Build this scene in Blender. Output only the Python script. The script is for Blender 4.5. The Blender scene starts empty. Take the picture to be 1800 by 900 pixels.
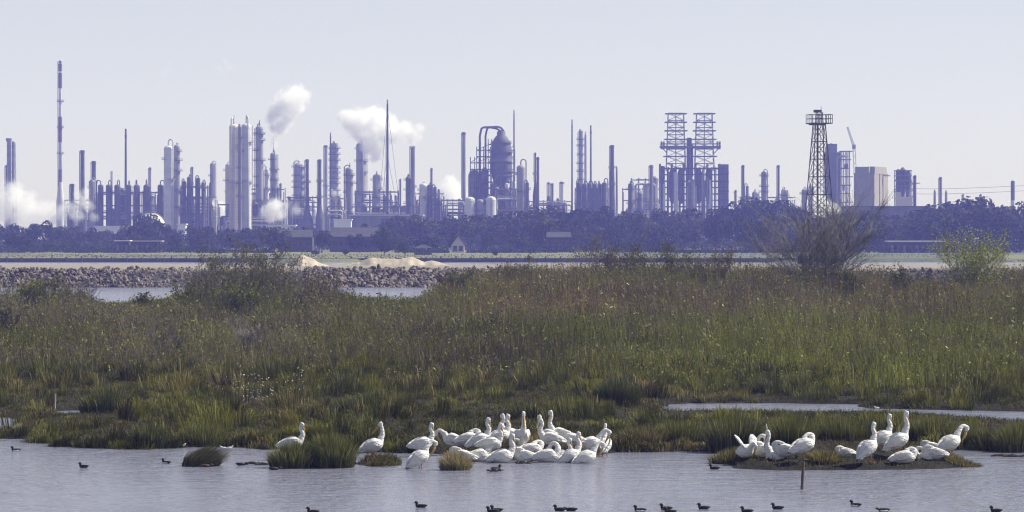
import bpy, bmesh, math, random
import numpy as np
from mathutils import Vector, Matrix, Quaternion
random.seed(7)
rng = np.random.default_rng(11)
R = math.radians
S = bpy.context.scene
COL = S.collection

# ------------------------------------------------------------------ camera, sky, sun, exposure
CAMH, FPX, YH = 7.0, 6600.0, 415.0          # eye height, focal length and horizon row of the 1800 px photograph
cam = bpy.data.cameras.new('camera')
cam.sensor_width = 36.0
cam.lens = FPX / 1800.0 * 36.0
cam.shift_y = -(450.0 - YH) / 1800.0
cam.clip_start, cam.clip_end = 1.0, 20000.0
cam_o = bpy.data.objects.new('camera', cam)
COL.objects.link(cam_o)
cam_o.location = (0, 0, CAMH)
cam_o.rotation_euler = (R(90), 0, 0)
S.camera = cam_o

SUN_EL, SUN_AZ = 45.0, 72.0                  # azimuth clockwise from the view direction (+Y)
W = bpy.data.worlds.new('World')
S.world = W
W.use_nodes = True
nt = W.node_tree
sky = nt.nodes.new('ShaderNodeTexSky')
sky.sky_type = 'NISHITA'
sky.sun_disc = False
sky.sun_elevation = R(SUN_EL)
sky.sun_rotation = R(SUN_AZ)
sky.altitude = 800
sky.air_density = 0.55
sky.dust_density = 0.8
sky.ozone_density = 3.0
# a thin milky veil of high cloud, densest towards the horizon
wtc = nt.nodes.new('ShaderNodeTexCoord'); wsep = nt.nodes.new('ShaderNodeSeparateXYZ'); wmr = nt.nodes.new('ShaderNodeMapRange'); wmx = nt.nodes.new('ShaderNodeMix')
wmx.data_type = 'RGBA'
wmr.inputs[1].default_value, wmr.inputs[2].default_value, wmr.inputs[3].default_value, wmr.inputs[4].default_value = 0.0, 0.65, 0.70, 0.08
nt.links.new(wtc.outputs['Generated'], wsep.inputs[0]); nt.links.new(wsep.outputs['Z'], wmr.inputs[0]); nt.links.new(wmr.outputs[0], wmx.inputs[0])
nt.links.new(sky.outputs[0], wmx.inputs[6]); wmx.inputs[7].default_value = (3.35, 3.2, 3.4, 1)
wtn = nt.nodes.new('ShaderNodeVectorMath'); wtn.operation = 'MULTIPLY'; wtn.inputs[1].default_value = (1.015, 0.948, 0.85)
nt.links.new(wmx.outputs[2], wtn.inputs[0]); nt.links.new(wtn.outputs[0], nt.nodes['Background'].inputs[0])
nt.nodes['Background'].inputs[1].default_value = 0.136

sun = bpy.data.lights.new('sun', 'SUN')
sun.energy = 5.0
sun.angle = R(0.53)
sun.color = (1.0, 0.95, 0.87)
sun_o = bpy.data.objects.new('sun', sun)
COL.objects.link(sun_o)
sd = Vector((math.sin(R(SUN_AZ)) * math.cos(R(SUN_EL)), math.cos(R(SUN_AZ)) * math.cos(R(SUN_EL)), math.sin(R(SUN_EL))))
sun_o.rotation_euler = sd.to_track_quat('Z', 'Y').to_euler()
sun_o.location = (60, 20, 80)

S.view_settings.view_transform = 'Standard'
S.view_settings.look = 'None'
S.view_settings.gamma = 1.0
S.view_settings.use_curve_mapping = False
S.view_settings.exposure = 0.6
S.render.film_transparent = False
cy = S.cycles
cy.max_bounces = 12
cy.diffuse_bounces = 3
cy.glossy_bounces = 2
cy.transmission_bounces = 3
cy.volume_bounces = 9
cy.transparent_max_bounces = 8
cy.sample_clamp_indirect = 6.0
cy.use_denoising = True
cy.denoising_prefilter = 'ACCURATE'
cy.filter_width = 1.2

# ------------------------------------------------------------------ helpers
def at(px, py, Y):
    return Vector(((px - 900.0) * Y / FPX, Y, CAMH - (py - YH) * Y / FPX))

def xw(px, Y):
    return (px - 900.0) * Y / FPX

def gp(px, py, z=0.0):
    Y = (CAMH - z) * FPX / (py - YH)
    return ((px - 900.0) * Y / FPX, Y)

def tag(o, label=None, cat=None, group=None, kind=None):
    if label: o['label'] = label
    if cat: o['category'] = cat
    if group: o['group'] = group
    if kind: o['kind'] = kind
    return o

def empty(name, loc, label, cat, group=None, rz=0.0):
    o = bpy.data.objects.new(name, None)
    o.empty_display_size = 0.2
    COL.objects.link(o)
    o.location = loc
    o.rotation_euler = (0, 0, rz)
    return tag(o, label, cat, group)

def link_mesh(name, me, mat, parent=None):
    o = bpy.data.objects.new(name, me)
    if mat: me.materials.append(mat)
    COL.objects.link(o)
    if parent: o.parent = parent
    return o

def np_mesh(name, V, Q, mat, col=None, parent=None, smooth=False):
    V = np.ascontiguousarray(V, dtype=np.float32)
    Q = np.ascontiguousarray(Q, dtype=np.int32)
    me = bpy.data.meshes.new(name)
    me.vertices.add(len(V)); me.vertices.foreach_set('co', V.ravel())
    k = Q.shape[1]
    me.loops.add(Q.size); me.loops.foreach_set('vertex_index', Q.ravel())
    me.polygons.add(len(Q)); me.polygons.foreach_set('loop_start', np.arange(0, Q.size, k, dtype=np.int32))
    if smooth:
        me.polygons.foreach_set('use_smooth', np.ones(len(Q), dtype=bool))
    if col is not None:
        a = me.color_attributes.new('Col', 'FLOAT_COLOR', 'POINT')
        c4 = np.ones((len(V), 4), dtype=np.float32); c4[:, :3] = col
        a.data.foreach_set('color', c4.ravel())
    me.update(calc_edges=True)
    return link_mesh(name, me, mat, parent)

class MB:
    def __init__(s): s.v = []; s.f = []
    def add(s, v, f):
        n = len(s.v); s.v += [tuple(p) for p in v]; s.f += [tuple(i + n for i in q) for q in f]
    def box(s, c, d, rz=0.0):
        x, y, z = (q / 2.0 for q in d); ca, sa = math.cos(rz), math.sin(rz); v = []
        for dz in (-z, z):
            for dx, dy in ((-x, -y), (x, -y), (x, y), (-x, y)):
                v.append((c[0] + dx * ca - dy * sa, c[1] + dx * sa + dy * ca, c[2] + dz))
        s.add(v, [(3, 2, 1, 0), (4, 5, 6, 7), (0, 1, 5, 4), (1, 2, 6, 5), (2, 3, 7, 6), (3, 0, 4, 7)])
    def lathe(s, prof, n=14, x=0.0, y=0.0):
        v = []; f = []
        for (r, z) in prof:
            for k in range(n):
                a = 2 * math.pi * k / n
                v.append((x + r * math.cos(a), y + r * math.sin(a), z))
        m = len(prof)
        for i in range(m - 1):
            for k in range(n):
                k2 = (k + 1) % n
                f.append((i * n + k, i * n + k2, (i + 1) * n + k2, (i + 1) * n + k))
        f.append(tuple(range(n - 1, -1, -1))); f.append(tuple((m - 1) * n + k for k in range(n)))
        s.add(v, f)
    def sweep(s, P, rad, n=8, side=(0, 1, 0)):
        P = [Vector(p) for p in P]; v = []; f = []; sd_ = Vector(side)
        for i, p in enumerate(P):
            t = (P[min(i + 1, len(P) - 1)] - P[max(i - 1, 0)]).normalized()
            sd_ = sd_ - t * sd_.dot(t)
            if sd_.length < 1e-4:
                sd_ = t.orthogonal()
            sd_.normalize(); u = t.cross(sd_)
            a, b = rad[i] if isinstance(rad[i], tuple) else (rad[i], rad[i])
            for k in range(n):
                q = 2 * math.pi * k / n
                v.append(p + sd_ * (a * math.cos(q)) + u * (b * math.sin(q)))
        m = len(P)
        for i in range(m - 1):
            for k in range(n):
                k2 = (k + 1) % n
                f.append((i * n + k, i * n + k2, (i + 1) * n + k2, (i + 1) * n + k))
        f.append(tuple(range(n - 1, -1, -1))); f.append(tuple((m - 1) * n + k for k in range(n)))
        s.add(v, f)
    def tube(s, P, r, n=6): s.sweep(P, [r] * len(P), n, (0.31, 0.9, 0.2))
    def bar(s, p, q, t):
        s.sweep([p, q], [t * 0.6, t * 0.6], 4, (0.7, 0.7, 0.05))
    def ring(s, r0, r1, z, h, n=16, x=0.0, y=0.0, a0=0.0, span=1.0):
        v = []; f = []
        full = span > 0.99
        for k in range(n):
            a = a0 + 2 * math.pi * span * k / (n if full else n - 1); c, q = math.cos(a), math.sin(a)
            v += [(x + r0 * c, y + r0 * q, z), (x + r1 * c, y + r1 * q, z), (x + r1 * c, y + r1 * q, z + h), (x + r0 * c, y + r0 * q, z + h)]
        if not full: f += [(0, 1, 2, 3), tuple(4 * (n - 1) + i for i in (3, 2, 1, 0))]
        for k in range(n if full else n - 1):
            a = 4 * k; b = 4 * ((k + 1) % n)
            for i in range(4):
                j = (i + 1) % 4
                f.append((a + i, a + j, b + j, b + i)[::-1])
        s.add(v, f)
    def quad(s, a, b, c, d): s.add([a, b, c, d], [(0, 1, 2, 3)])
    def build(s, name, mat, parent=None, smooth=False):
        me = bpy.data.meshes.new(name)
        me.from_pydata(s.v, [], s.f)
        if smooth:
            me.polygons.foreach_set('use_smooth', np.ones(len(me.polygons), dtype=bool))
        me.update()
        return link_mesh(name, me, mat, parent)

def copy_tree(o, parent=None):
    c = o.copy(); COL.objects.link(c)
    if parent: c.parent = parent
    for ch in list(o.children): copy_tree(ch, c)
    return c

def catmull(P, m):
    P = np.array(P, dtype=float); n = len(P); out = []
    for i in range(n - 1):
        p0 = P[max(i - 1, 0)]; p1 = P[i]; p2 = P[i + 1]; p3 = P[min(i + 2, n - 1)]
        for k in range(m):
            t = k / m
            out.append(0.5 * ((2 * p1) + (-p0 + p2) * t + (2 * p0 - 5 * p1 + 4 * p2 - p3) * t * t + (-p0 + 3 * p1 - 3 * p2 + p3) * t ** 3))
    out.append(P[-1]); return np.array(out)

# value noise on numpy arrays
_tab = np.random.default_rng(5).random((256, 256))
def vn(x, y):
    xi = np.floor(x).astype(int); yi = np.floor(y).astype(int); fx = x - xi; fy = y - yi
    fx = fx * fx * (3 - 2 * fx); fy = fy * fy * (3 - 2 * fy)
    a = _tab[xi & 255, yi & 255]; b = _tab[(xi + 1) & 255, yi & 255]; c = _tab[xi & 255, (yi + 1) & 255]; d = _tab[(xi + 1) & 255, (yi + 1) & 255]
    return (a * (1 - fx) + b * fx) * (1 - fy) + (c * (1 - fx) + d * fx) * fy
def fbm(x, y, o=3):
    s = 0.0; a = 0.5; t = 0.0
    for _ in range(o):
        s = s + a * vn(x, y); t += a; a *= 0.5; x = x * 2.03 + 17.1; y = y * 2.03 + 5.7
    return s / t
def sstep(a, b, x):
    t = np.clip((x - a) / (b - a), 0, 1); return t * t * (3 - 2 * t)

# ------------------------------------------------------------------ materials
def mat(name, color, rough=0.8, var=0.25, scale=3.0, metal=0.0, bump=0.0, stretch=(1, 1, 1), spec=0.3):
    m = bpy.data.materials.new(name); m.use_nodes = True
    n = m.node_tree.nodes; l = m.node_tree.links; b = n['Principled BSDF']
    b.inputs['Roughness'].default_value = rough; b.inputs['Metallic'].default_value = metal
    b.inputs['Specular IOR Level'].default_value = spec
    tc = n.new('ShaderNodeTexCoord'); mp = n.new('ShaderNodeMapping'); mp.inputs['Scale'].default_value = stretch
    l.new(tc.outputs['Object'], mp.inputs[0])
    nz = n.new('ShaderNodeTexNoise'); nz.inputs['Scale'].default_value = scale; nz.inputs['Detail'].default_value = 4
    l.new(mp.outputs[0], nz.inputs['Vector'])
    cr = n.new('ShaderNodeValToRGB')
    cr.color_ramp.elements[0].position = 0.3; cr.color_ramp.elements[1].position = 0.7
    cr.color_ramp.elements[0].color = tuple(c * (1 - var) for c in color) + (1,)
    cr.color_ramp.elements[1].color = tuple(min(1, c * (1 + var)) for c in color) + (1,)
    l.new(nz.outputs['Fac'], cr.inputs[0]); l.new(cr.outputs[0], b.inputs['Base Color'])
    if bump:
        bp = n.new('ShaderNodeBump'); bp.inputs['Strength'].default_value = bump; bp.inputs['Distance'].default_value = 0.1
        l.new(nz.outputs['Fac'], bp.inputs['Height']); l.new(bp.outputs[0], b.inputs['Normal'])
    return m

def leaf_mat(name, trans=0.3, rough=0.6, gloss=0.03):
    m = bpy.data.materials.new(name); m.use_nodes = True
    n = m.node_tree.nodes; l = m.node_tree.links
    n.remove(n['Principled BSDF']); out = n['Material Output']
    at_ = n.new('ShaderNodeAttribute'); at_.attribute_name = 'Col'
    d = n.new('ShaderNodeBsdfDiffuse'); t = n.new('ShaderNodeBsdfTranslucent'); mx = n.new('ShaderNodeMixShader')
    mx.inputs[0].default_value = trans
    l.new(at_.outputs['Color'], d.inputs[0]); l.new(at_.outputs['Color'], t.inputs[0])
    g = n.new('ShaderNodeBsdfGlossy'); g.inputs['Roughness'].default_value = rough; g.inputs['Color'].default_value = (0.5, 0.5, 0.45, 1)
    mg = n.new('ShaderNodeMixShader'); mg.inputs[0].default_value = gloss
    l.new(d.outputs[0], mx.inputs[1]); l.new(t.outputs[0], mx.inputs[2])
    l.new(mx.outputs[0], mg.inputs[1]); l.new(g.outputs[0], mg.inputs[2]); l.new(mg.outputs[0], out.inputs[0])
    return m

def attr_mat(name, rough=0.9, bump=0.0, scale=1.0, var=0.25):
    m = bpy.data.materials.new(name); m.use_nodes = True
    n = m.node_tree.nodes; l = m.node_tree.links; b = n['Principled BSDF']
    b.inputs['Roughness'].default_value = rough; b.inputs['Specular IOR Level'].default_value = 0.15
    a = n.new('ShaderNodeAttribute'); a.attribute_name = 'Col'
    tc = n.new('ShaderNodeTexCoord'); nz = n.new('ShaderNodeTexNoise'); nz.inputs['Scale'].default_value = scale; nz.inputs['Detail'].default_value = 6
    l.new(tc.outputs['Object'], nz.inputs['Vector'])
    mr = n.new('ShaderNodeMapRange'); mr.inputs[1].default_value = 0.3; mr.inputs[2].default_value = 0.7; mr.inputs[3].default_value = 1 - var; mr.inputs[4].default_value = 1 + var
    l.new(nz.outputs['Fac'], mr.inputs[0])
    vm = n.new('ShaderNodeVectorMath'); vm.operation = 'SCALE'
    l.new(a.outputs['Color'], vm.inputs[0]); l.new(mr.outputs[0], vm.inputs['Scale']); l.new(vm.outputs[0], b.inputs['Base Color'])
    if bump:
        bp = n.new('ShaderNodeBump'); bp.inputs['Strength'].default_value = bump; bp.inputs['Distance'].default_value = 0.15
        l.new(nz.outputs['Fac'], bp.inputs['Height']); l.new(bp.outputs[0], b.inputs['Normal'])
    return m

M = {}
M['dark'] = mat('dark_steel', (0.085, 0.085, 0.09), 0.7, 0.3, 0.3)
M['steel'] = mat('grey_steel', (0.27, 0.27, 0.27), 0.6, 0.25, 0.25, stretch=(1, 1, 0.25))
M['mid'] = mat('weathered_steel', (0.15, 0.15, 0.155), 0.65, 0.3, 0.3, stretch=(1, 1, 0.3))
M['silver'] = mat('insulation_cladding', (0.56, 0.56, 0.55), 0.5, 0.12, 0.3, stretch=(0.4, 0.4, 1.0))
M['warm'] = mat('cream_cladding', (0.56, 0.51, 0.43), 0.6, 0.10, 0.3, stretch=(0.4, 0.4, 1.0))
M['tan'] = mat('tan_panel', (0.27, 0.25, 0.205), 0.8, 0.08, 0.3)
M['white'] = mat('white_paint', (0.72, 0.72, 0.70), 0.5, 0.06, 0.4)
M['red'] = mat('faded_red_paint', (0.15, 0.11, 0.115), 0.6, 0.15, 0.5)
M['rust'] = mat('rusty_steel', (0.16, 0.10, 0.07), 0.8, 0.3, 0.4)
M['roof'] = mat('shingle_roof', (0.045, 0.046, 0.05), 0.95, 0.35, 0.6)
M['brick'] = mat('house_wall', (0.055, 0.05, 0.045), 0.9, 0.3, 1.0)
M['glass'] = mat('window_glass', (0.03, 0.035, 0.04), 0.15, 0.1, 1.0, spec=0.6)
M['wood'] = mat('weathered_wood', (0.10, 0.085, 0.065), 0.9, 0.4, 6.0, bump=0.4, stretch=(1, 1, 0.15))
M['palewood'] = mat('pale_wood', (0.30, 0.27, 0.23), 0.9, 0.3, 6.0, bump=0.3, stretch=(1, 1, 0.15))
M['bark'] = mat('bark', (0.07, 0.055, 0.045), 0.95, 0.4, 2.0, bump=0.4, stretch=(1, 1, 0.3))
M['palebark'] = mat('pale_bark', (0.155, 0.148, 0.135), 0.9, 0.4, 1.2)
M['twig'] = mat('grey_twig', (0.088, 0.080, 0.066), 0.9, 0.3, 2.0)
M['rock'] = mat('concrete_rubble', (0.16, 0.138, 0.115), 0.95, 0.75, 0.8, bump=0.5, spec=0.1)
M['sand'] = mat('dredged_sand', (0.40, 0.35, 0.27), 0.95, 0.16, 0.7, bump=0.3)
M['leaf'] = leaf_mat('leaf')
M['far_leaf'] = leaf_mat('far_foliage', 0.12, gloss=0.0)
M['grass'] = leaf_mat('grass_blade', 0.3)
M['ground'] = attr_mat('ground_soil', 0.95, 0.5, 1.3)
M['feather'] = mat('white_feather', (0.66, 0.65, 0.615), 0.85, 0.10, 8.0, bump=0.8, stretch=(0.5, 1.8, 1.8))
M['bill'] = mat('orange_bill', (0.40, 0.25, 0.07), 0.5, 0.15, 8.0)
M['pouch'] = mat('yellow_pouch', (0.36, 0.26, 0.10), 0.55, 0.15, 8.0)
M['birdleg'] = mat('orange_leg', (0.45, 0.19, 0.07), 0.6, 0.15, 8.0)
M['primary'] = mat('black_flight_feather', (0.035, 0.033, 0.035), 0.7, 0.2, 10.0)
M['eye'] = mat('dark_eye', (0.01, 0.01, 0.01), 0.1, 0.0, 1.0)
M['duck'] = mat('dark_plumage', (0.022, 0.020, 0.020), 0.7, 0.3, 15.0)
M['duckbrown'] = mat('brown_plumage', (0.07, 0.05, 0.035), 0.8, 0.3, 15.0)
M['duckwhite'] = mat('white_plumage', (0.75, 0.74, 0.72), 0.8, 0.05, 15.0)
M['duckbill'] = mat('grey_bill', (0.16, 0.17, 0.19), 0.4, 0.1, 15.0)

def water_mat():
    m = bpy.data.materials.new('rippled_water'); m.use_nodes = True
    n = m.node_tree.nodes; l = m.node_tree.links; b = n['Principled BSDF']
    b.inputs['Base Color'].default_value = (0.18, 0.187, 0.23, 1)
    b.inputs['Roughness'].default_value = 0.12; b.inputs['IOR'].default_value = 1.33
    geo = n.new('ShaderNodeNewGeometry')
    def nz(sx, sy, sc, det, rot=0.0):
        mp = n.new('ShaderNodeMapping'); mp.inputs['Scale'].default_value = (sx, sy, 1); mp.inputs['Rotation'].default_value = (0, 0, rot)
        l.new(geo.outputs['Position'], mp.inputs[0])
        t = n.new('ShaderNodeTexNoise'); t.inputs['Scale'].default_value = sc; t.inputs['Detail'].default_value = det; t.inputs['Distortion'].default_value = 0.6
        l.new(mp.outputs[0], t.inputs['Vector']); return t
    a = nz(0.55, 1.0, 1.1, 3, R(8)); c = nz(0.8, 1.0, 4.0, 3, R(-12)); e = nz(0.5, 0.12, 0.25, 2)
    ad = n.new('ShaderNodeMath'); ad.operation = 'MULTIPLY_ADD'; ad.inputs[1].default_value = 0.55
    l.new(c.outputs['Fac'], ad.inputs[0]); l.new(a.outputs['Fac'], ad.inputs[2])
    mr = n.new('ShaderNodeMapRange'); mr.inputs[1].default_value = 0.35; mr.inputs[2].default_value = 0.65; mr.inputs[3].default_value = 0.30; mr.inputs[4].default_value = 1.1
    l.new(e.outputs['Fac'], mr.inputs[0])
    bp = n.new('ShaderNodeBump'); bp.inputs['Distance'].default_value = 0.27
    l.new(mr.outputs[0], bp.inputs['Strength']); l.new(ad.outputs[0], bp.inputs['Height']); l.new(bp.outputs[0], b.inputs['Normal'])
    return m
M['water'] = water_mat()

# ------------------------------------------------------------------ ground
def poly(pts): return np.array([gp(a, b) for a, b in pts])
BANK = [(-420, 772), (-60, 770), (70, 771), (76, 784), (150, 788), (250, 789), (330, 787), (380, 785), (430, 786), (470, 789), (520, 787), (560, 788),
        (620, 789), (690, 795), (740, 797), (790, 806), (880, 810), (1000, 809), (1060, 803), (1090, 795), (1250, 793), (1300, 796), (1600, 795), (1700, 790), (1800, 794), (2250, 800)]
_bank = [gp(a, b) for a, b in BANK]
MAIN = np.array(_bank + [(140.0, 330.0), (140.0, 396.0), (-140.0, 396.0), (-140.0, 340.0)])
MOUND = poly([(1262, 812), (1290, 823), (1360, 827), (1500, 826), (1600, 826), (1690, 823), (1714, 816), (1700, 806), (1660, 797), (1600, 790), (1400, 788), (1280, 795)])
ISLETS = [poly([(476, 816), (500, 822), (560, 824), (618, 820), (622, 808), (560, 800), (490, 803)]),
          poly([(630, 816), (660, 821), (705, 818), (702, 805), (640, 804)]),
          poly([(768, 821), (790, 827), (828, 825), (834, 815), (790, 812)]),
          poly([(318, 816), (345, 820), (385, 818), (390, 810), (330, 809)])]
PONDS = [poly([(-420, 733), (20, 734), (40, 738), (38, 748), (12, 760), (-420, 764)]),
         poly([(84, 725), (130, 722), (205, 727), (208, 734), (120, 735), (82, 732)]),
         poly([(1162, 714), (1200, 709), (1350, 709), (1500, 711), (1530, 718), (1800, 724), (2250, 728), (2250, 752), (1850, 750), (1700, 738), (1600, 731), (1400, 730), (1250, 729), (1170, 727)])]

def sdf(P, X, Y):
    inside = np.zeros(X.shape, bool); d = np.full(X.shape, 1e9); n = len(P)
    for i in range(n):
        x0, y0 = P[i]; x1, y1 = P[(i + 1) % n]
        c = ((y0 > Y) != (y1 > Y))
        with np.errstate(divide='ignore', invalid='ignore'):
            xi = (x1 - x0) * (Y - y0) / (y1 - y0 if y1 != y0 else 1e-9) + x0
        inside ^= (c & (X < xi))
        dx, dy = x1 - x0, y1 - y0; L = dx * dx + dy * dy + 1e-12
        t = np.clip(((X - x0) * dx + (Y - y0) * dy) / L, 0, 1)
        d = np.minimum(d, np.hypot(X - x0 - t * dx, Y - y0 - t * dy))
    return np.where(inside, d, -d)

def pxof(X, Y): return 900.0 + X * FPX / np.maximum(Y, 1.0)
_tx = [-400, 0, 60, 150, 185, 300, 335, 400, 520, 600, 635, 735, 780, 860, 950, 1100, 1350, 1450, 1560, 1620, 1680, 1750, 1800, 2200]
_ty = [500, 505, 490, 508, 528, 526, 498, 484, 484, 498, 522, 522, 490, 480, 468, 462, 464, 472, 476, 492, 490, 478, 472, 470]
def top_row(px): return np.interp(px, _tx, _ty)

def H(X, Y):
    X = np.asarray(X, float); Y = np.asarray(Y, float); sh = np.broadcast(X, Y).shape
    X = np.broadcast_to(X, sh).astype(float); Y = np.broadcast_to(Y, sh).astype(float)
    px = pxof(X, Y)
    n1 = fbm(X * 0.5 + 40, Y * 0.5 + 9); n2 = fbm(X * 2.1, Y * 2.1 + 33)
    jit = (n1 - 0.5) * 1.6 + (n2 - 0.5) * 0.6
    d = sdf(MAIN, X, Y) + jit
    for P in PONDS: d = np.minimum(d, -(sdf(P, X, Y) + jit * 0.5))
    far_edge = np.interp(px, [-400, 150, 330, 560, 740, 860, 2200], [352, 348, 372, 366, 350, 394, 394])
    d = np.minimum(d, far_edge - Y)
    hi = sdf(MOUND, X, Y) + jit * 0.4
    h_main = np.where(d > 0, 0.24 * (1 - np.exp(-np.maximum(d, 0) / 0.8)) + (n2 - 0.5) * 0.10 * np.clip(d, 0, 1), np.maximum(d * 0.3, -0.9))
    s = np.interp(px, [-400, 720, 860, 2200], [0.1, 0.1, 1.0, 1.0])
    h_main = h_main + np.where(d > 0, s * 1.05 * sstep(185, 340, Y) * sstep(0, 12, far_edge - Y), 0)
    h = np.maximum(h_main, np.where(hi > 0, 0.36 * (1 - np.exp(-np.maximum(hi, 0) / 1.0)) + (n2 - 0.5) * 0.26 * np.clip(hi, 0, 1), np.maximum(hi * 0.3, -0.9)))
    for P in ISLETS:
        q = sdf(P, X, Y) + jit * 0.2
        h = np.maximum(h, np.where(q > 0, 0.16 * (1 - np.exp(-np.maximum(q, 0) / 0.5)), np.maximum(q * 0.3, -0.9)))
    # causeway
    w = (fbm(X * 0.05, Y * 0 + 3) - 0.5) * 3
    c = np.interp(Y + w, [505, 511, 521, 574, 588, 596], [-0.9, -0.3, 2.62, 2.7, 0.2, -0.9])
    h = np.where((Y > 470) & (Y < 700), np.maximum(np.where(Y > 440, -0.9, h), c), h)
    flat = (Y > 606) & (Y < 992) & (fbm(X * 0.02 + 60, Y * 0.012) + np.interp(px, [300, 520, 760], [0.4, 0.1, -0.5]) > 0.45)
    h = np.where(flat, 0.10, h)
    # far shore
    fs = np.interp(Y + (fbm(X * 0.02, Y * 0 + 8) - 0.5) * 30, [990, 1004, 1006, 1400, 1800, 3400], [-0.9, -0.6, 1.0, 1.25, 2.0, 2.0])
    h = np.where(Y > 800, np.maximum(fs, -0.9), h)
    return h

def hgt(x, y): return float(H(np.array([x]), np.array([y]))[0])

def foot(px, py):
    z = 0.0
    for _ in range(8):
        x, y = gp(px, py, z); z = max(0.0, 0.5 * z + 0.5 * hgt(x, y))
    x, y = gp(px, py, z)
    return Vector((x, y, z))

def build_ground():
    rows = np.concatenate([np.arange(-60, 60, 8.0), np.arange(60, 108, 2.0), np.arange(108, 185, 0.35), np.geomspace(185, 500, 110), np.arange(502, 620, 1.5), np.geomspace(622, 985, 40), np.arange(988, 1012, 1.5), np.geomspace(1015, 2850, 40)])
    u = np.linspace(-1.0, 1.0, 300)
    Yg, U = np.meshgrid(rows, u, indexing='ij')
    Xg = U * (0.2 * np.maximum(Yg, 60) + 6)
    Z = H(Xg, Yg)
    V = np.stack([Xg, Yg, Z], -1).reshape(-1, 3)
    nr, nc = Xg.shape
    i = np.arange(nr - 1)[:, None] * nc + np.arange(nc - 1)[None, :]
    Q = np.stack([i, i + 1, i + 1 + nc, i + nc], -1).reshape(-1, 4)
    c = np.zeros((nr, nc, 3))
    n = fbm(Xg * 0.3, Yg * 0.3)[..., None]
    c[:] = np.array([0.020, 0.019, 0.011]) * (0.6 + 0.8 * n)
    c = np.where((Z < 0.12)[..., None], np.array([0.018, 0.016, 0.012]), c)
    mid = ((Yg > 470) & (Yg < 700))[..., None]
    c = np.where(mid, np.where((Z > 2.2)[..., None], np.array([0.23, 0.21, 0.17]), np.array([0.05, 0.047, 0.042])), c)
    c = np.where(((Yg > 600) & (Yg < 992))[..., None], np.array([0.12, 0.118, 0.085]) * (0.8 + 0.4 * n), c)
    farl = (Yg > 992)[..., None]
    g = fbm(Xg * 0.02, Yg * 0.008 + 4)[..., None]
    c = np.where(farl, np.where(g > 0.5, np.array([0.15, 0.16, 0.065]), np.array([0.10, 0.115, 0.055])), c)
    c = np.where((Yg > 1500)[..., None], np.array([0.10, 0.10, 0.08]), c)
    o = np_mesh('ground', V, Q, M['ground'], c.reshape(-1, 3), smooth=True)
    tag(o, kind='structure')
build_ground()
wv = MB(); wv.quad((-560, -58, 0), (560, -58, 0), (560, 1060, 0), (-560, 1060, 0))
tag(wv.build('water', M['water']), kind='structure')
# ------------------------------------------------------------------ haze
hz = MB(); hz.box((0, 1390, 51), (1290, 2960, 110))
hm = bpy.data.materials.new('haze_air'); hm.use_nodes = True
hn = hm.node_tree.nodes; hn.remove(hn['Principled BSDF'])
pv = hn.new('ShaderNodeVolumePrincipled')
pv.inputs['Color'].default_value = (0.30, 0.32, 0.95, 1)
pv.inputs['Absorption Color'].default_value = (1, 1, 1, 1)
pv.inputs['Density'].default_value = 0.00021
pv.inputs['Anisotropy'].default_value = 0.0
hm.node_tree.links.new(pv.outputs[0], hn['Material Output'].inputs['Volume'])
tag(hz.build('haze', hm), kind='stuff')

# ------------------------------------------------------------------ grass and scrub
def blades(x, y, z, h, w, lx, ly, col, tipcol=None, g=None, droop=0.0):
    """upright tapering blades that bow over towards (lx, ly): 6 vertices, 2 quads each"""
    g = g or rng
    n = len(x); a = g.uniform(0, 2 * np.pi, n); sx, sy = np.cos(a) * w / 2, np.sin(a) * w / 2
    V = np.zeros((n, 3, 2, 3)); C = np.zeros((n, 3, 2, 3))
    lean = np.hypot(lx, ly); hh = h * np.sqrt(np.clip(1 - 0.55 * np.clip(lean / h, 0, 1.25) ** 2, 0.15, 1))
    tip = col if tipcol is None else tipcol
    for i, (t, wf) in enumerate(((0.0, 1.0), (0.55, 0.85), (1.0, 0.12))):
        cx = x + lx * t * t; cy_ = y + ly * t * t; cz = z - 0.03 + hh * ((1.25 + droop) * t - (0.25 + 1.25 * droop) * t * t)
        V[:, i, 0] = np.stack([cx - sx * wf, cy_ - sy * wf, cz], -1)
        V[:, i, 1] = np.stack([cx + sx * wf, cy_ + sy * wf, cz], -1)
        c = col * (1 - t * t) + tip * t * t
        C[:, i, 0] = c; C[:, i, 1] = c
    b = (np.arange(n) * 6)[:, None]
    Q = np.stack([b + np.array([0, 1, 3, 2]), b + np.array([2, 3, 5, 4])], 1).reshape(-1, 4)
    return V.reshape(-1, 3), Q, C.reshape(-1, 3)

def flakes(x, y, z, s, col, g=None):
    """small loose leaves, random attitude"""
    g = g or rng
    n = len(x); a = g.normal(size=(n, 3)); a /= np.linalg.norm(a, axis=1)[:, None]
    b = g.normal(size=(n, 3)); b -= a * (a * b).sum(1)[:, None]; b /= np.linalg.norm(b, axis=1)[:, None]
    P = np.stack([x, y, z], -1); s = np.broadcast_to(s, (n,))[:, None]
    V = np.stack([P - a * s, P + b * s * 0.42, P + a * s, P - b * s * 0.42], 1)
    Q = np.arange(n * 4).reshape(n, 4)
    return V.reshape(-1, 3), Q, np.repeat(col, 4, axis=0)

def join(parts):
    V = []; Q = []; C = []; k = 0
    for v, q, c in parts:
        V.append(v); Q.append(q + k); C.append(c); k += len(v)
    return np.concatenate(V), np.concatenate(Q), np.concatenate(C)

def mixc(a, b, t): return np.array(a)[None] * (1 - t[:, None]) + np.array(b)[None] * t[:, None]

OLIVE = (0.128, 0.132, 0.024); GREEN = (0.078, 0.094, 0.020); STRAW = (0.31, 0.265, 0.125); GREYB = (0.148, 0.126, 0.072); BROWN = (0.135, 0.100, 0.044)
YGREEN = (0.190, 0.208, 0.030); DKGREEN = (0.048, 0.060, 0.018)

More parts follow.
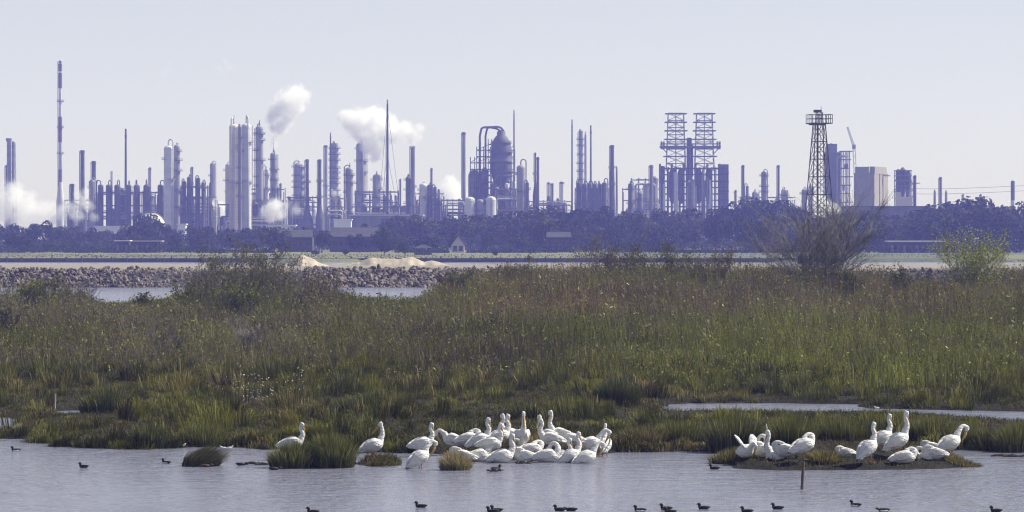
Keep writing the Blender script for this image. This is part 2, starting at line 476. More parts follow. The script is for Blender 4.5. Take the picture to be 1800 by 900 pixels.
def frustum_xy(n, y0, y1, margin=1.42):
    Y = np.sqrt(rng.uniform(y0 * y0, y1 * y1, n)); X = rng.uniform(-1, 1, n) * (0.1365 * Y * margin + 2)
    return X, Y

# --- near marsh grass: arching clumps up to the foot of the scrub
def marsh_grass():
    nC = 7500
    cx, cy_ = frustum_xy(nC, 112, 192)
    # a fringe of clumps right along the bank edge
    bk = np.array(_bank); ex = rng.uniform(0, len(bk) - 1.001, 700); e0 = ex.astype(int); ef = (ex - e0)[:, None]
    ed = bk[e0] * (1 - ef) + bk[e0 + 1] * ef
    cx = np.concatenate([cx, ed[:, 0] + rng.normal(0, 0.25, 700)]); cy_ = np.concatenate([cy_, ed[:, 1] + rng.uniform(-0.1, 0.9, 700)])
    hc = H(cx, cy_)
    keep = hc > 0.0
    cx, cy_ = cx[keep], cy_[keep]
    px = pxof(cx, cy_)
    # the shoal the flock rests on is trampled bare; the mound is low mat
    ground_row = YH + CAMH * FPX / cy_
    bare = ((px > 745) & (px < 1085) & (ground_row > 783)) | ((px > 1275) & (px < 1720) & (ground_row > 791))
    cx, cy_, px, ground_row, bare = [q[~bare] for q in (cx, cy_, px, ground_row, bare)]
    nb = 62; n = len(cx)
    big = fbm(cx * 0.16 + 3, cy_ * 0.10 + 7)
    hmax = 0.42 + 0.50 * sstep(0.35, 0.65, big)
    hmax *= np.interp(ground_row, [676, 715, 760, 790, 830], [1.0, 1.0, 0.95, 0.7, 0.55])
    edge = np.clip((H(cx, cy_) - 0.06) / 0.14, 0.55, 1.0); hmax *= edge
    hmax *= rng.uniform(0.65, 1.2, n)
    # grasses right behind the flock stand a little taller on the right
    hmax *= np.where((px > 1090) & (ground_row > 745), 1.25, 1.0)
    capr = np.interp(px, [-400, 38, 45, 84, 86, 205, 210, 1160, 1166, 1250, 1275, 1365, 1380, 1500, 1530, 1590, 1620, 2200], [764, 762, 690, 690, 734, 736, 690, 690, 724, 727, 710, 712, 727, 727, 722, 724, 735, 740])
    capr = np.where(ground_row > np.where(px < 600, np.where(px < 60, 764, 735), 727), capr, 0)
    hcap = CAMH - (capr - YH) * cy_ / FPX - H(cx, cy_) + rng.normal(0, 0.06, n)
    hmax = np.where(capr > 0, np.minimum(hmax, np.maximum(hcap, 0.12)), hmax)
    # hummocks: taller, drooping domes of sedge with low dark gaps between them
    nH = 1040; hx, hy = frustum_xy(nH, 112, 192); hr = rng.uniform(0.55, 1.5, nH); hs = rng.uniform(0.45, 1.2, nH)
    ex = rng.uniform(0, len(_bank) - 1.001, 150); e0 = ex.astype(int); ef = ex - e0; bk = np.array(_bank)
    ePx = bk[e0] * (1 - ef)[:, None] + bk[e0 + 1] * ef[:, None]; ePx[:, 1] += rng.uniform(0.1, 0.9, 150)
    hx[:150] = ePx[:, 0]; hy[:150] = ePx[:, 1]; hr[:150] = rng.uniform(0.5, 1.1, 150); hs[:150] = rng.uniform(0.6, 1.3, 150)
    dd = np.hypot((cx[:, None] - hx[None]), (cy_[:, None] - hy[None]) * 0.8) / hr[None]
    F = np.clip(1 - dd ** 2, 0, 1) * hs[None]; j = F.argmax(1); F = F.max(1)
    hmax *= 0.30 + 1.45 * np.sqrt(F)
    ox = np.where(F > 0, (cx - hx[j]) / hr[j], 0); oy = np.where(F > 0, (cy_ - hy[j]) / hr[j], 0)
    rad = rng.uniform(0.14, 0.42, n)
    i = np.repeat(np.arange(n), nb)
    a = rng.uniform(0, 2 * np.pi, len(i)); r = np.sqrt(rng.uniform(0, 1, len(i)))
    x = cx[i] + np.cos(a) * r * rad[i]; y = cy_[i] + np.sin(a) * r * rad[i]
    h = hmax[i] * (1.05 - 0.35 * r) * rng.uniform(0.55, 1.1, len(i))
    out = r * h * rng.uniform(0.25, 0.85, len(i))
    lx = np.cos(a) * out + (ox[i] * 0.9 - 0.12) * h; ly = np.sin(a) * out + oy[i] * 0.9 * h
    t = np.clip(0.15 + 0.85 * sstep(0.3, 0.7, fbm(cx * 0.11 + 9, cy_ * 0.07)) + rng.normal(0, 0.18, n), 0, 1)[i]
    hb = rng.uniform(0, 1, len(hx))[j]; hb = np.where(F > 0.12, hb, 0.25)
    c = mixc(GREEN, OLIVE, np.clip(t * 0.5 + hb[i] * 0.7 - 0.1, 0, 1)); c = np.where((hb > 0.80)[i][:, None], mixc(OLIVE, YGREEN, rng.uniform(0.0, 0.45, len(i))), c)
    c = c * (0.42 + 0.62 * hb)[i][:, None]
    dry = np.clip((fbm(cx * 0.23 + 50, cy_ * 0.17) - 0.58) * 3 + 0.04, 0, 0.4)[i]
    isdry = rng.uniform(0, 1, len(i)) < dry
    c = np.where(isdry[:, None], mixc(BROWN, STRAW, rng.uniform(0, 0.8, len(i))), c)
    c = c * rng.uniform(0.6, 1.35, (len(i), 1))
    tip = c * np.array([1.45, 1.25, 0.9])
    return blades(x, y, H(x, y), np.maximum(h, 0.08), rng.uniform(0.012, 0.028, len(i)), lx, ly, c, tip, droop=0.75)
parts = [marsh_grass()]
# low mat on the mound, the islets and the bank lip
n = 640000
x, y = frustum_xy(n, 110, 185, 1.3); h0 = H(x, y)
pxx = pxof(x, y); gr = YH + CAMH * FPX / y
k = (h0 > 0.03) & ((gr > 770) | (h0 < 0.16) | (rng.uniform(0, 1, n) < 0.4))
x, y, h0 = x[k], y[k], h0[k]
q = rng.uniform(0.05, 0.22, len(x)) * np.where(sdf(MOUND, x, y) > 0, 0.8, 1.0) * (0.6 + 0.8 * fbm(x * 0.9, y * 0.9))
c = mixc(BROWN, OLIVE, np.clip(fbm(x * 0.6, y * 0.5) * 1.7 - 0.35 + rng.normal(0, 0.2, len(x)), 0, 1)) * rng.uniform(0.3, 0.85, (len(x), 1))
parts.append(blades(x, y, h0, q, rng.uniform(0.012, 0.028, len(x)), rng.normal(0, 0.10, len(x)), rng.normal(0, 0.08, len(x)), c))
V, Q, C = join(parts)
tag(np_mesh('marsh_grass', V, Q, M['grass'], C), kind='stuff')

# --- scrub, reeds and tall weeds behind
def zmax(x, y, jit):
    px = pxof(x, y)
    row = top_row(px) + jit
    return CAMH - (row - YH) * y / FPX

def scrub():
    n = 370000
    x, y = frustum_xy(n, 158, 398, 1.32)
    x = x + 1.2 * (fbm(x * 0.4, y * 0.4) - 0.5); h0 = H(x, y); px = pxof(x, y)
    k = (h0 > 0.05) & (rng.uniform(0, 1, n) < sstep(0, 16, y - np.interp(px, [1040, 1200], [176, 160]) + 6 * (fbm(x * 0.2, y * 0.2 + 50) - 0.5)))
    x, y, h0, px = x[k], y[k], h0[k], px[k]; n = len(x)
    cl = fbm(x * 0.22 + 5, y * 0.14 + 70); cl2 = fbm(x * 0.9, y * 0.6 + 20)
    h = (0.55 + 1.9 * sstep(0.32, 0.70, cl)) * (0.7 + 0.6 * cl2) * rng.uniform(0.45, 1.15, n)
    h *= np.interp(y, [160, 182, 205, 250, 400], [0.55, 0.62, 0.72, 1.0, 1.0]) * np.where((px > 820) | (px < 160), np.interp(y, [290, 345, 394], [1.0, 1.35, 2.0]), 1.0)
    lim = zmax(x, y, rng.normal(0, 5, n) + 22 * (fbm(x * 0.12, y * 0.02) - 0.5)) - h0
    h = np.minimum(h, lim * rng.uniform(0.75, 1.0, n)); k = h > 0.15
    x, y, h0, px, h, cl, cl2 = [q[k] for q in (x, y, h0, px, h, cl, cl2)]; n = len(x)
    right = sstep(620, 950, px)
    p = fbm(x * 0.08 + 20, y * 0.035 + 11); p2 = fbm(x * 0.3 + 1, y * 0.12 + 31)
    rust = right * sstep(238, 268, y) * sstep(0.30, 0.55, fbm(x * 0.06 + 3, y * 0.02 + 40))
    base = mixc(GREYB, BROWN, np.clip(0.25 + (p2 - 0.5), 0, 1)); base = base * (1 - rust[:, None] * 0.75) + np.array((0.185, 0.118, 0.058)) * rust[:, None] * 0.75
    green = np.clip((p - 0.45) * 8 + 0.3 * (1 - right) * sstep(260, 330, y) - 0.05, 0, 1)
    band = right * np.exp(-((y - 222) / 22.0) ** 2) * sstep(0.3, 0.6, p2 + 0.12); low = right * sstep(204, 188, y)
    green = np.clip(np.maximum(green * 0.8, np.maximum(band * 0.95, low)), 0, 1)
    gb = (1 - right) * 0.5
    green = np.clip(green * (1 - 0.85 * np.exp(-((y - 192) / 15.0) ** 2) * sstep(1150, 850, px)) * (1 - 0.7 * rust), 0, 1)
    isg = rng.uniform(0, 1, n) < green
    c = np.where(isg[:, None], mixc(OLIVE, YGREEN, np.clip(right * 0.6 + p2 - 0.5, 0, 1)), base)
    tone = 0.45 + 1.1 * fbm(x * 0.055 + 31, y * 0.03 + 12)
    c = c * (rng.uniform(0.35, 1.25, n) * tone)[:, None] * (0.55 + 0.9 * fbm(x * 0.35 + 9, y * 0.16 + 2))[:, None]
    st = rng.uniform(0, 1, n) < 0.035 * (0.4 + right)
    c = np.where(st[:, None], np.array(STRAW) * rng.uniform(0.6, 1.3, (n, 1)), c)
    w = rng.uniform(0.014, 0.04, n) * np.interp(y, [176, 400], [0.85, 1.35]); w = np.where(isg, w * 1.3, w)
    lean = rng.uniform(0.05, 0.38, n) * h * np.where(isg, 1.0, 1.0 + 1.5 * (1 - right) * rng.uniform(0, 1, n)); a = rng.uniform(0, 2 * np.pi, n)
    P = [blades(x, y, h0, h, w, np.cos(a) * lean - 0.06 * h, np.sin(a) * lean, c)]
    # ragged fringe: single tall reeds and dead stalks that break the top line
    q = 5200; fy = rng.uniform(300, 392, q); fx = rng.uniform(-1, 1, q) * 0.16 * fy; fh0 = H(fx, fy); fpx = pxof(fx, fy)
    k = (fh0 > 0.05) & ~((fpx > 165) & (fpx < 330)) & ~((fpx > 600) & (fpx < 770)) & (fbm(fx * 0.25, fy * 0.1 + 90) > 0.42)
    fx, fy, fh0, fpx = fx[k], fy[k], fh0[k], fpx[k]; q = len(fx)
    fh = (zmax(fx, fy, rng.normal(-6, 7, q)) - fh0); k = fh > 0.4; fx, fy, fh0, fh = fx[k], fy[k], fh0[k], fh[k]; q = len(fx)
    fc = mixc(BROWN, OLIVE, rng.uniform(0, 1, q)) * rng.uniform(0.5, 1.3, (q, 1))
    P.append(blades(fx, fy, fh0, fh, rng.uniform(0.03, 0.06, q), rng.normal(0, 0.25, q), rng.normal(0, 0.2, q), fc))
    P.append(flakes(np.repeat(fx, 3) + rng.normal(0, 0.12, q * 3), np.repeat(fy, 3), np.repeat(fh0, 3) + np.repeat(fh, 3) * rng.uniform(0.55, 0.98, q * 3), rng.uniform(0.06, 0.16, q * 3), np.repeat(fc, 3, 0) * 1.15))
    # leaves and seed heads carried on the stems
    m = 300000; i = rng.integers(0, n, m); t = rng.uniform(0.35, 1.0, m)
    lx = x[i] + np.cos(a[i]) * lean[i] * t * t + rng.normal(0, 0.09, m); ly = y[i] + rng.normal(0, 0.15, m)
    lz = h0[i] + h[i] * t * 0.97
    lc = np.where((isg[i] | (rng.uniform(0, 1, m) < 0.25))[:, None], mixc(OLIVE, YGREEN, rng.uniform(0, 1, m)), mixc(GREYB, OLIVE, rng.uniform(0, 1, m))) * (rng.uniform(0.4, 1.4, m) * tone[i])[:, None]
    sp = rng.uniform(0, 1, m) < 0.035 * (0.25 + right[i])
    lc = np.where(sp[:, None], mixc((0.42, 0.40, 0.22), (0.30, 0.33, 0.08), rng.uniform(0, 1, m)) * rng.uniform(0.6, 1.2, (m, 1)), lc)
    P.append(flakes(lx, ly, lz, np.where(sp, 1.25, 1.0) * rng.uniform(0.05, 0.14, m) * np.interp(ly, [176, 400], [0.8, 1.5]), lc))
    return join(P)
V, Q, C = scrub()
tag(np_mesh('marsh_scrub', V, Q, M['grass'], C), kind='stuff')

# --- single plants
def tussock(px, py, n, rad, hh, label, c0, c1, lean=0.0, spread=0.6, wide=0.022, straw=0.1):
    p = foot(px, py); g = np.random.default_rng(int(px * 7 + py))
    a = g.uniform(0, 2 * np.pi, n); r = np.sqrt(g.uniform(0, 1, n))
    x = np.cos(a) * r * rad; y = np.sin(a) * r * rad * 0.8
    h = hh * (1.05 - 0.4 * r) * g.uniform(0.5, 1.1, n); out = r * h * g.uniform(0.2, 1.0, n) * spread
    z = np.maximum(H(x + p.x, y + p.y), -0.05) - p.z
    c = mixc(c0, c1, g.uniform(0, 1, n)) * g.uniform(0.6, 1.3, (n, 1))
    s = g.uniform(0, 1, n) < straw
    c = np.where(s[:, None], np.array(STRAW) * g.uniform(0.6, 1.3, (n, 1)), c)
    V, Q, C = blades(x, y, z, h, g.uniform(0.5, 1.2, n) * wide, np.cos(a) * out + lean * h, np.sin(a) * out, c, c * 1.2, g=g)
    o = np_mesh('grass_tussock', V, Q, M['grass'], C); o.location = p
    return tag(o, label, 'grass tussock', 'grass tussocks along the water edge')

tussock(514, 818, 2200, 0.66, 0.86, 'green grass tussock hiding the legs of the leftmost pelican', GREEN, OLIVE)
tussock(585, 818, 2600, 0.62, 1.12, 'tall green tussock standing alone between the two leftmost pelicans', GREEN, OLIVE, straw=0.12)
tussock(350, 816, 1500, 0.55, 0.86, 'grey brown tussock leaning right in open water at the left', GREYB, GREEN, lean=0.75, spread=0.4)
tussock(668, 815, 700, 0.42, 0.25, 'low brown mat of grass under the second pelican from the left', BROWN, OLIVE, lean=0.5)
tussock(800, 823, 1200, 0.42, 0.66, 'straw coloured dry tussock in front of the crowded pelican flock', STRAW, (0.2, 0.16, 0.09), straw=0.6, spread=0.8)
tussock(1085, 712, 2600, 0.85, 1.25, 'dark rounded clump of rushes at the middle of the marsh', DKGREEN, GREEN, straw=0.03, spread=0.5)
tussock(1290, 790, 2600, 0.85, 1.35, 'tall dark green tussock behind the wing spreading pelican', DKGREEN, OLIVE, spread=0.5)
tussock(1390, 782, 1800, 0.8, 1.0, 'green tussock behind the crested pelican on the mound', GREEN, OLIVE)
tussock(1480, 778, 2000, 0.9, 1.0, 'olive tussock left of the two overlapping pelicans on the mound', GREEN, OLIVE, spread=0.5)
tussock(1640, 775, 1800, 0.9, 0.95, 'green tussock behind the low sleeping pelicans', GREEN, OLIVE, straw=0.15)
tussock(1708, 785, 1100, 0.5, 0.95, 'upright tussock right of the bowing pelican', GREEN, OLIVE, straw=0.15)
tussock(1785, 790, 1500, 0.6, 1.0, 'green tussock at the right end of the bank', GREEN, OLIVE)
tussock(1283, 812, 1500, 0.6, 0.5, 'brown green tussock at the left tip of the mound', BROWN, GREEN, straw=0.15, spread=0.9)
tussock(1450, 810, 1300, 0.5, 0.42, 'shaggy brown tussock on the mound right of the leaning post', BROWN, OLIVE, straw=0.2, spread=0.9)
tussock(1690, 817, 1500, 0.6, 0.30, 'low olive brown tussock at the right tip of the mound', BROWN, OLIVE, straw=0.15, spread=1.1)
tussock(1130, 790, 1500, 0.8, 0.7, 'brown green tussock right of the flock', BROWN, GREEN, straw=0.12, spread=0.8)
tussock(1200, 788, 1700, 0.9, 0.85, 'green tussock midway between the flock and the mound', GREEN, OLIVE, straw=0.12, spread=0.7)
tussock(945, 792, 900, 0.5, 0.62, 'dead brown weed clump in the middle of the flock', BROWN, OLIVE, straw=0.35, wide=0.03)
tussock(262, 782, 1700, 0.6, 0.85, 'dark tussock on the point of the left bank', DKGREEN, GREEN)
tussock(360, 780, 1700, 0.8, 0.8, 'green tussock on the bank above the leaning tussock', GREEN, OLIVE)
tussock(35, 768, 500, 0.22, 0.38, 'pale straw tuft at the left water edge', STRAW, (0.34, 0.30, 0.14), straw=0.7)
tussock(640, 728, 2000, 1.0, 0.9, 'dark tussock above the second pelican from the left', DKGREEN, GREEN, straw=0.04)
tussock(190, 722, 2000, 1.1, 1.1, 'dark tussock on the far side of the little left pool', DKGREEN, GREEN, straw=0.06)

def white_flowers(px, py, w, h, n, label):
    p = foot(px, py); g = np.random.default_rng(int(px))
    x = g.normal(0, w, n); y = g.normal(0, 0.35, n); z = h * g.uniform(0.15, 1, n)
    st = blades(x, y, np.zeros(n) + 0.02, z, np.full(n, 0.02), g.normal(0, 0.1, n), np.zeros(n), np.tile(np.array(GREYB), (n, 1)), g=g)
    hd = flakes(x + g.normal(0, 0.03, n), y, z, g.uniform(0.03, 0.075, n), np.tile(np.array((0.50, 0.48, 0.38)), (n, 1)) * g.uniform(0.6, 1.1, (n, 1)), g=g)
    o = empty('seed_head_weed', p, label, 'weed')
    np_mesh('stalks', *st[:2], M['grass'], st[2], o); np_mesh('seed_heads', *hd[:2], M['grass'], hd[2], o)
white_flowers(455, 712, 0.75, 1.25, 120, 'weed with pale fluffy seed heads above the left bank')
white_flowers(530, 690, 0.22, 1.3, 30, 'tall arching weed with a row of pale seed heads')

# --- shrubs with stems, twigs and leaves
def shrub(name, px, Y, h, spread, nst, label, cat='shrub', leaves=2500, lc=(OLIVE, YGREEN), twigc='twig', thick=0.045, ls=0.11, tw=5, group=None, leaf_t=0.5, up=1.0, seed=0):
    x0 = xw(px, Y); z0 = max(hgt(x0, Y), 0.0) - 0.05
    g = random.Random(seed + int(px)); root = empty(name, (x0, Y, z0), label, cat, group)
    st = MB(); tg = MB(); tips = []
    def grow(p, d, L, r, lev):
        pts = [p]; q = p.copy(); k = 4
        for j in range(k):
            d = (d + Vector((g.gauss(0, 0.14), g.gauss(0, 0.14), 0.06 * up))).normalized(); q = q + d * (L / k); pts.append(q.copy())
        (st if lev == 0 else tg).sweep(pts, [max(0.011, r * (1 - 0.75 * j / k)) for j in range(k + 1)], 4 if lev == 0 else 3, (0.9, 0.1, 0.1))
        if lev >= 1: tips.extend(pts[1:])
        if lev < 2:
            for _ in range(tw + 2 if lev == 0 else max(3, tw - 1)):
                j = g.randint(1, k); a = g.uniform(0, 2 * math.pi)
                nd = (d + Vector((math.cos(a), math.sin(a), g.uniform(-0.1, 0.5))) * 0.75).normalized()
                grow(pts[j], nd, L * g.uniform(0.35, 0.65), r * 0.55, lev + 1)
    for i in range(nst):
        a = 2 * math.pi * (i * 0.618 + g.uniform(-.06, .06)); s = math.sqrt((i + g.uniform(0.1, 1)) / nst) * spread
        d = Vector((math.cos(a) * s, math.sin(a) * s * 0.8, 1)).normalized()
        grow(Vector((math.cos(a) * 0.12 * h * s, math.sin(a) * 0.12 * h * s, 0)), d, h * g.uniform(0.6, 0.85) / max(0.5, d.z) * 0.85, thick * g.uniform(0.7, 1.1), 0)
    st.build('stem', M[twigc], root, True); tg.build('twigs', M[twigc if twigc == 'palebark' else 'twig'], root)
    if leaves:
        gr = np.random.default_rng(seed + int(px)); T = np.array([tuple(t) for t in tips]); T = T[T[:, 2] > h * (1 - leaf_t) * 0.4]
        P = T[gr.integers(0, len(T), leaves)] + gr.normal(0, 0.12, (leaves, 3)) * (h / 3)
        c = mixc(lc[0], lc[1], gr.uniform(0, 1, leaves)) * gr.uniform(0.5, 1.3, (leaves, 1))
        V, Q, C = flakes(P[:, 0], P[:, 1], P[:, 2], gr.uniform(0.6, 1.3, leaves) * ls, c, g=gr)
        np_mesh('leaves', V, Q, M['grass'], C, root)
    return root

shrub('bare_tree', 1440, 335, 7.9, 0.92, 19, 'large leafless tree with pale branches in front of the black lattice tower', 'tree', leaves=1100, lc=(GREYB, OLIVE), twigc='palebark', thick=0.062, tw=12, leaf_t=0.2, seed=3, ls=0.08, up=0.5)
shrub('willow_shrub', 1718, 318, 5.6, 0.75, 18, 'bright yellow green willow at the right end of the reeds', 'shrub', leaves=6500, lc=((0.24, 0.26, 0.045), (0.36, 0.40, 0.07)), thick=0.04, ls=0.10, seed=1)
shrub('willow_shrub', 1782, 305, 3.0, 0.5, 9, 'grey twiggy bush right of the bright willow', 'shrub', leaves=500, lc=(GREYB, BROWN), thick=0.04)
shrub('marsh_shrub', 392, 330, 5.0, 0.8, 14, 'wide thinly leaved bush left of the pointed sand pile', leaves=3000, lc=(OLIVE, GREYB), thick=0.045, up=0.3, group='bushes in the scrub')
shrub('marsh_shrub', 470, 325, 5.4, 0.75, 15, 'dense twiggy bush touching the pointed sand pile', leaves=3000, lc=(OLIVE, GREYB), thick=0.045, up=0.3, group='bushes in the scrub')
shrub('marsh_shrub', 430, 300, 4.0, 0.8, 12, 'dark bush between and below the two bushes left of the sand', leaves=2400, lc=(GREYB, GREEN), thick=0.04, group='bushes in the scrub')
shrub('marsh_shrub', 340, 310, 2.6, 0.8, 8, 'low olive bush at the right edge of the left channel gap', leaves=1800, lc=(OLIVE, GREEN), group='bushes in the scrub')
shrub('marsh_shrub', 62, 300, 3.2, 0.7, 9, 'yellow green bush near the left edge of the scrub', leaves=2600, lc=(OLIVE, YGREEN), group='bushes in the scrub')
shrub('marsh_shrub', 130, 320, 2.6, 0.9, 9, 'bare spreading bush with curved branches over the left water', leaves=250, lc=(GREYB, OLIVE), thick=0.04, group='bushes in the scrub')
shrub('marsh_shrub', 8, 235, 2.9, 0.5, 7, 'dark bare sapling at the left edge', leaves=400, lc=(GREYB, GREEN), twigc='bark', thick=0.05, group='bushes in the scrub')
shrub('marsh_shrub', 250, 300, 1.9, 0.8, 9, 'grey green bush in front of the left channel', leaves=1800, lc=(OLIVE, GREYB), group='bushes in the scrub')
shrub('marsh_shrub', 806, 335, 3.0, 0.55, 9, 'green leaved bush right of the sand ridge', leaves=2200, lc=(GREEN, OLIVE), group='bushes in the scrub')
shrub('marsh_shrub', 905, 360, 3.2, 0.6, 9, 'olive bush standing above the reeds below the green lawn', leaves=2000, lc=(OLIVE, GREYB), group='bushes in the scrub')
shrub('marsh_shrub', 1010, 345, 2.6, 0.7, 8, 'reddish twiggy bush in the reeds', leaves=1500, lc=(BROWN, GREYB), group='bushes in the scrub')
for i, (px, hh, lab) in enumerate(((1067, 3.5, 'slim rust topped sapling rising from the reeds'), (1102, 3.1, 'brown sapling between the rust topped and the tall green one'), (1128, 3.8, 'tallest green sapling rising from the reeds'),
                                   (1180, 3.2, 'bushy green sapling right of the tallest green one'), (1268, 3.2, 'rusty sapling left of the bare tree'), (1222, 2.7, 'short green sapling between the bushy one and the rusty one'))):
    shrub('sapling', px, 352, hh * 1.45, 0.24, 9, lab, 'sapling', leaves=1500, lc=((BROWN, GREYB) if i in (0, 1, 4) else (GREEN, OLIVE)), thick=0.03, tw=4, leaf_t=0.8, group='saplings above the reeds', up=2.0)
shrub('marsh_shrub', 1580, 330, 2.6, 0.6, 9, 'dark green bush right of the bare tree', leaves=2600, lc=(DKGREEN, GREEN), group='bushes in the scrub')
shrub('marsh_shrub', 1395, 322, 2.3, 0.7, 9, 'dark bush at the foot of the bare tree on its left', leaves=2600, lc=(DKGREEN, GREEN), group='bushes in the scrub')
shrub('marsh_shrub', 1490, 322, 2.3, 0.7, 9, 'dark bush at the foot of the bare tree on its right', leaves=2600, lc=(DKGREEN, OLIVE), group='bushes in the scrub')
shrub('marsh_shrub', 440, 205, 1.9, 0.8, 8, 'pale leafless bush at the front of the left scrub', leaves=0, twigc='palebark', thick=0.022, tw=7, group='bushes in the scrub')
shrub('marsh_shrub', 290, 202, 1.8, 0.75, 8, 'grey leafless bush at the front of the scrub, left of the palest one', leaves=0, thick=0.02, tw=6, group='bushes in the scrub')
shrub('marsh_shrub', 365, 318, 3.4, 0.9, 12, 'sprawling grey bush between the low olive and the wide thinly leaved bush', leaves=1700, lc=(GREYB, OLIVE), thick=0.035, up=0.2, group='bushes in the scrub')
shrub('marsh_shrub', 505, 312, 3.6, 0.85, 12, 'twiggy olive bush below the tip of the pointed sand pile', leaves=2000, lc=(OLIVE, GREYB), thick=0.035, up=0.2, group='bushes in the scrub')
shrub('marsh_shrub', 412, 290, 3.0, 0.95, 12, 'pale olive bush in front of the thicket', leaves=2200, lc=(OLIVE, YGREEN), thick=0.035, up=0.2, group='bushes in the scrub')
shrub('marsh_shrub', 545, 285, 2.6, 0.9, 11, 'grey bush at the end of the thicket', leaves=1500, lc=(GREYB, BROWN), thick=0.035, up=0.2, group='bushes in the scrub')
shrub('marsh_shrub', 560, 300, 2.6, 0.8, 9, 'brown twiggy bush below the sand piles', leaves=1300, lc=(GREYB, BROWN), group='bushes in the scrub')

# ------------------------------------------------------------------ causeway: riprap, sand, range tower
def rock_mesh(seed):
    bm = bmesh.new(); bmesh.ops.create_icosphere(bm, subdivisions=2, radius=0.5)
    g = random.Random(seed); pl = []
    for _ in range(9):
        d = Vector((g.gauss(0, 1), g.gauss(0, 1), g.gauss(0, 1))).normalized(); pl.append((d, g.uniform(0.26, 0.42)))
    for v in bm.verts:
        for d, k in pl:
            e = v.co.dot(d) - k
            if e > 0: v.co -= d * e
        v.co += Vector((g.gauss(0, .012), g.gauss(0, .012), g.gauss(0, .012)))
    me = bpy.data.meshes.new('riprap_rock'); bm.to_mesh(me); bm.free(); me.materials.append(M['rock']); return me
RM = [rock_mesh(i) for i in range(9)]
def slope(y): return float(np.interp(y, [511, 521], [-0.3, 2.62]))
cnt = 0; rest = MB()
g = random.Random(4)
spots = [(g.uniform(-10, 335), 1.0) for _ in range(1300)] + [(g.uniform(535, 905), 1.2) for _ in range(1600)] + [(g.uniform(1590, 1690), 1.0) for _ in range(80)] + [(g.uniform(-60, 1860), 0.9) for _ in range(900)]
cand = []
for px, s in spots:
    y = g.uniform(511.5, 520.5); cand.append((g.uniform(0.28, 0.58) * s * (1.6 if g.random() < 0.12 else 1), px, y))
order = sorted(range(len(cand)), key=lambda i: -cand[i][0] * (1 if (-10 < cand[i][1] < 335 or 535 < cand[i][1] < 905) else 0.01))
for rank, i in enumerate(order):
    s, px, y = cand[i]; x = xw(px, y); z = max(slope(y), -0.1) + 0.12 * s
    if rank < 300:
        o = bpy.data.objects.new('riprap_rock', RM[i % 9]); COL.objects.link(o); o.location = (x, y, z)
        o.rotation_euler = (g.uniform(0, 6), g.uniform(0, 6), g.uniform(0, 6)); o.scale = (s * g.uniform(0.9, 1.5), s, s * g.uniform(0.7, 1))
        tag(o, 'broken grey rubble block in the riprap bank of the gravel causeway', 'rock', 'rubble blocks of the causeway bank')
    else:
        me = RM[i % 9]; m = Matrix.LocRotScale(Vector((x, y, z)), Quaternion((g.gauss(0, 1), g.gauss(0, 1), g.gauss(0, 1), g.gauss(0, 1))).normalized(), Vector((s * 1.15, s, s * 0.85)))
        rest.add([m @ v.co for v in me.vertices], [tuple(p.vertices) for p in me.polygons])
tag(rest.build('riprap_rubble', M['rock']), kind='stuff')

def sand_pile(px0, px1, peaks, Y, depth, label):
    x0, x1 = xw(px0, Y), xw(px1, Y); xc = (x0 + x1) / 2; z0 = hgt(xc, Y) - 0.1
    nx, ny = 90, 36; u = np.linspace(x0, x1, nx); v = np.linspace(-depth, depth, ny)
    U, Vv = np.meshgrid(u, v, indexing='ij')
    xs = [xw(a, Y) for a, b in peaks]; zs = [CAMH - (b - YH) * Y / FPX - z0 for a, b in peaks]
    ridge = np.interp(u, xs, zs)[:, None]
    Z = ridge - np.abs(Vv + 0.3 * (fbm(U * 0.5, Vv * 0.1) - 0.5)) * 0.62
    Z = Z + (fbm(U * 0.9 + 3, Vv * 0.9) - 0.5) * 0.35 * (ridge > 0.4)
    # little runnels down the face
    Z = Z + (vn(U * 2.4, Vv * 0.2) - 0.5) * 0.14 * (ridge > 0.4)
    Z = np.maximum(Z, -0.35)
    P = np.stack([U - xc, Vv, Z], -1).reshape(-1, 3)
    i = np.arange(nx - 1)[:, None] * ny + np.arange(ny - 1)[None]
    Q = np.stack([i, i + ny, i + ny + 1, i + 1], -1).reshape(-1, 4)
    o = np_mesh('sand_pile', P, Q, M['sand'], smooth=True); o.location = (xc, Y, z0)
    tag(o, label, 'sand pile')
sand_pile(490, 602, [(490, 470), (508, 462), (522, 451), (533, 446), (546, 453), (562, 462), (578, 467), (602, 472)], 545, 3.6, 'pointed pale sand pile on the gravel causeway')
sand_pile(578, 815, [(578, 472), (610, 465), (640, 458), (652, 452), (662, 454), (690, 455), (722, 451), (735, 456), (745, 460), (760, 458), (775, 462), (800, 468), (815, 472)], 556, 4.2, 'long pale sand ridge with a flat top on the causeway')

def lattice(mb, x, y, z0, z1, w0, w1, n, t, depth=None):
    """four leaning legs with rings and X bracing, on a square plan"""
    def cor(f):
        w = (w0 + (w1 - w0) * f) / 2
        return [Vector((x + sx * w, y + sy * w, z0 + (z1 - z0) * f)) for sx, sy in ((-1, -1), (1, -1), (1, 1), (-1, 1))]
    prev = cor(0.0)
    for k in range(1, n + 1):
        c = cor(k / n)
        for i in range(4):
            j = (i + 1) % 4
            mb.bar(prev[i], c[i], t); mb.bar(c[i], c[j], t * 0.7)
            mb.bar(prev[i], c[j], t * 0.6); mb.bar(prev[j], c[i], t * 0.6)
        prev = c

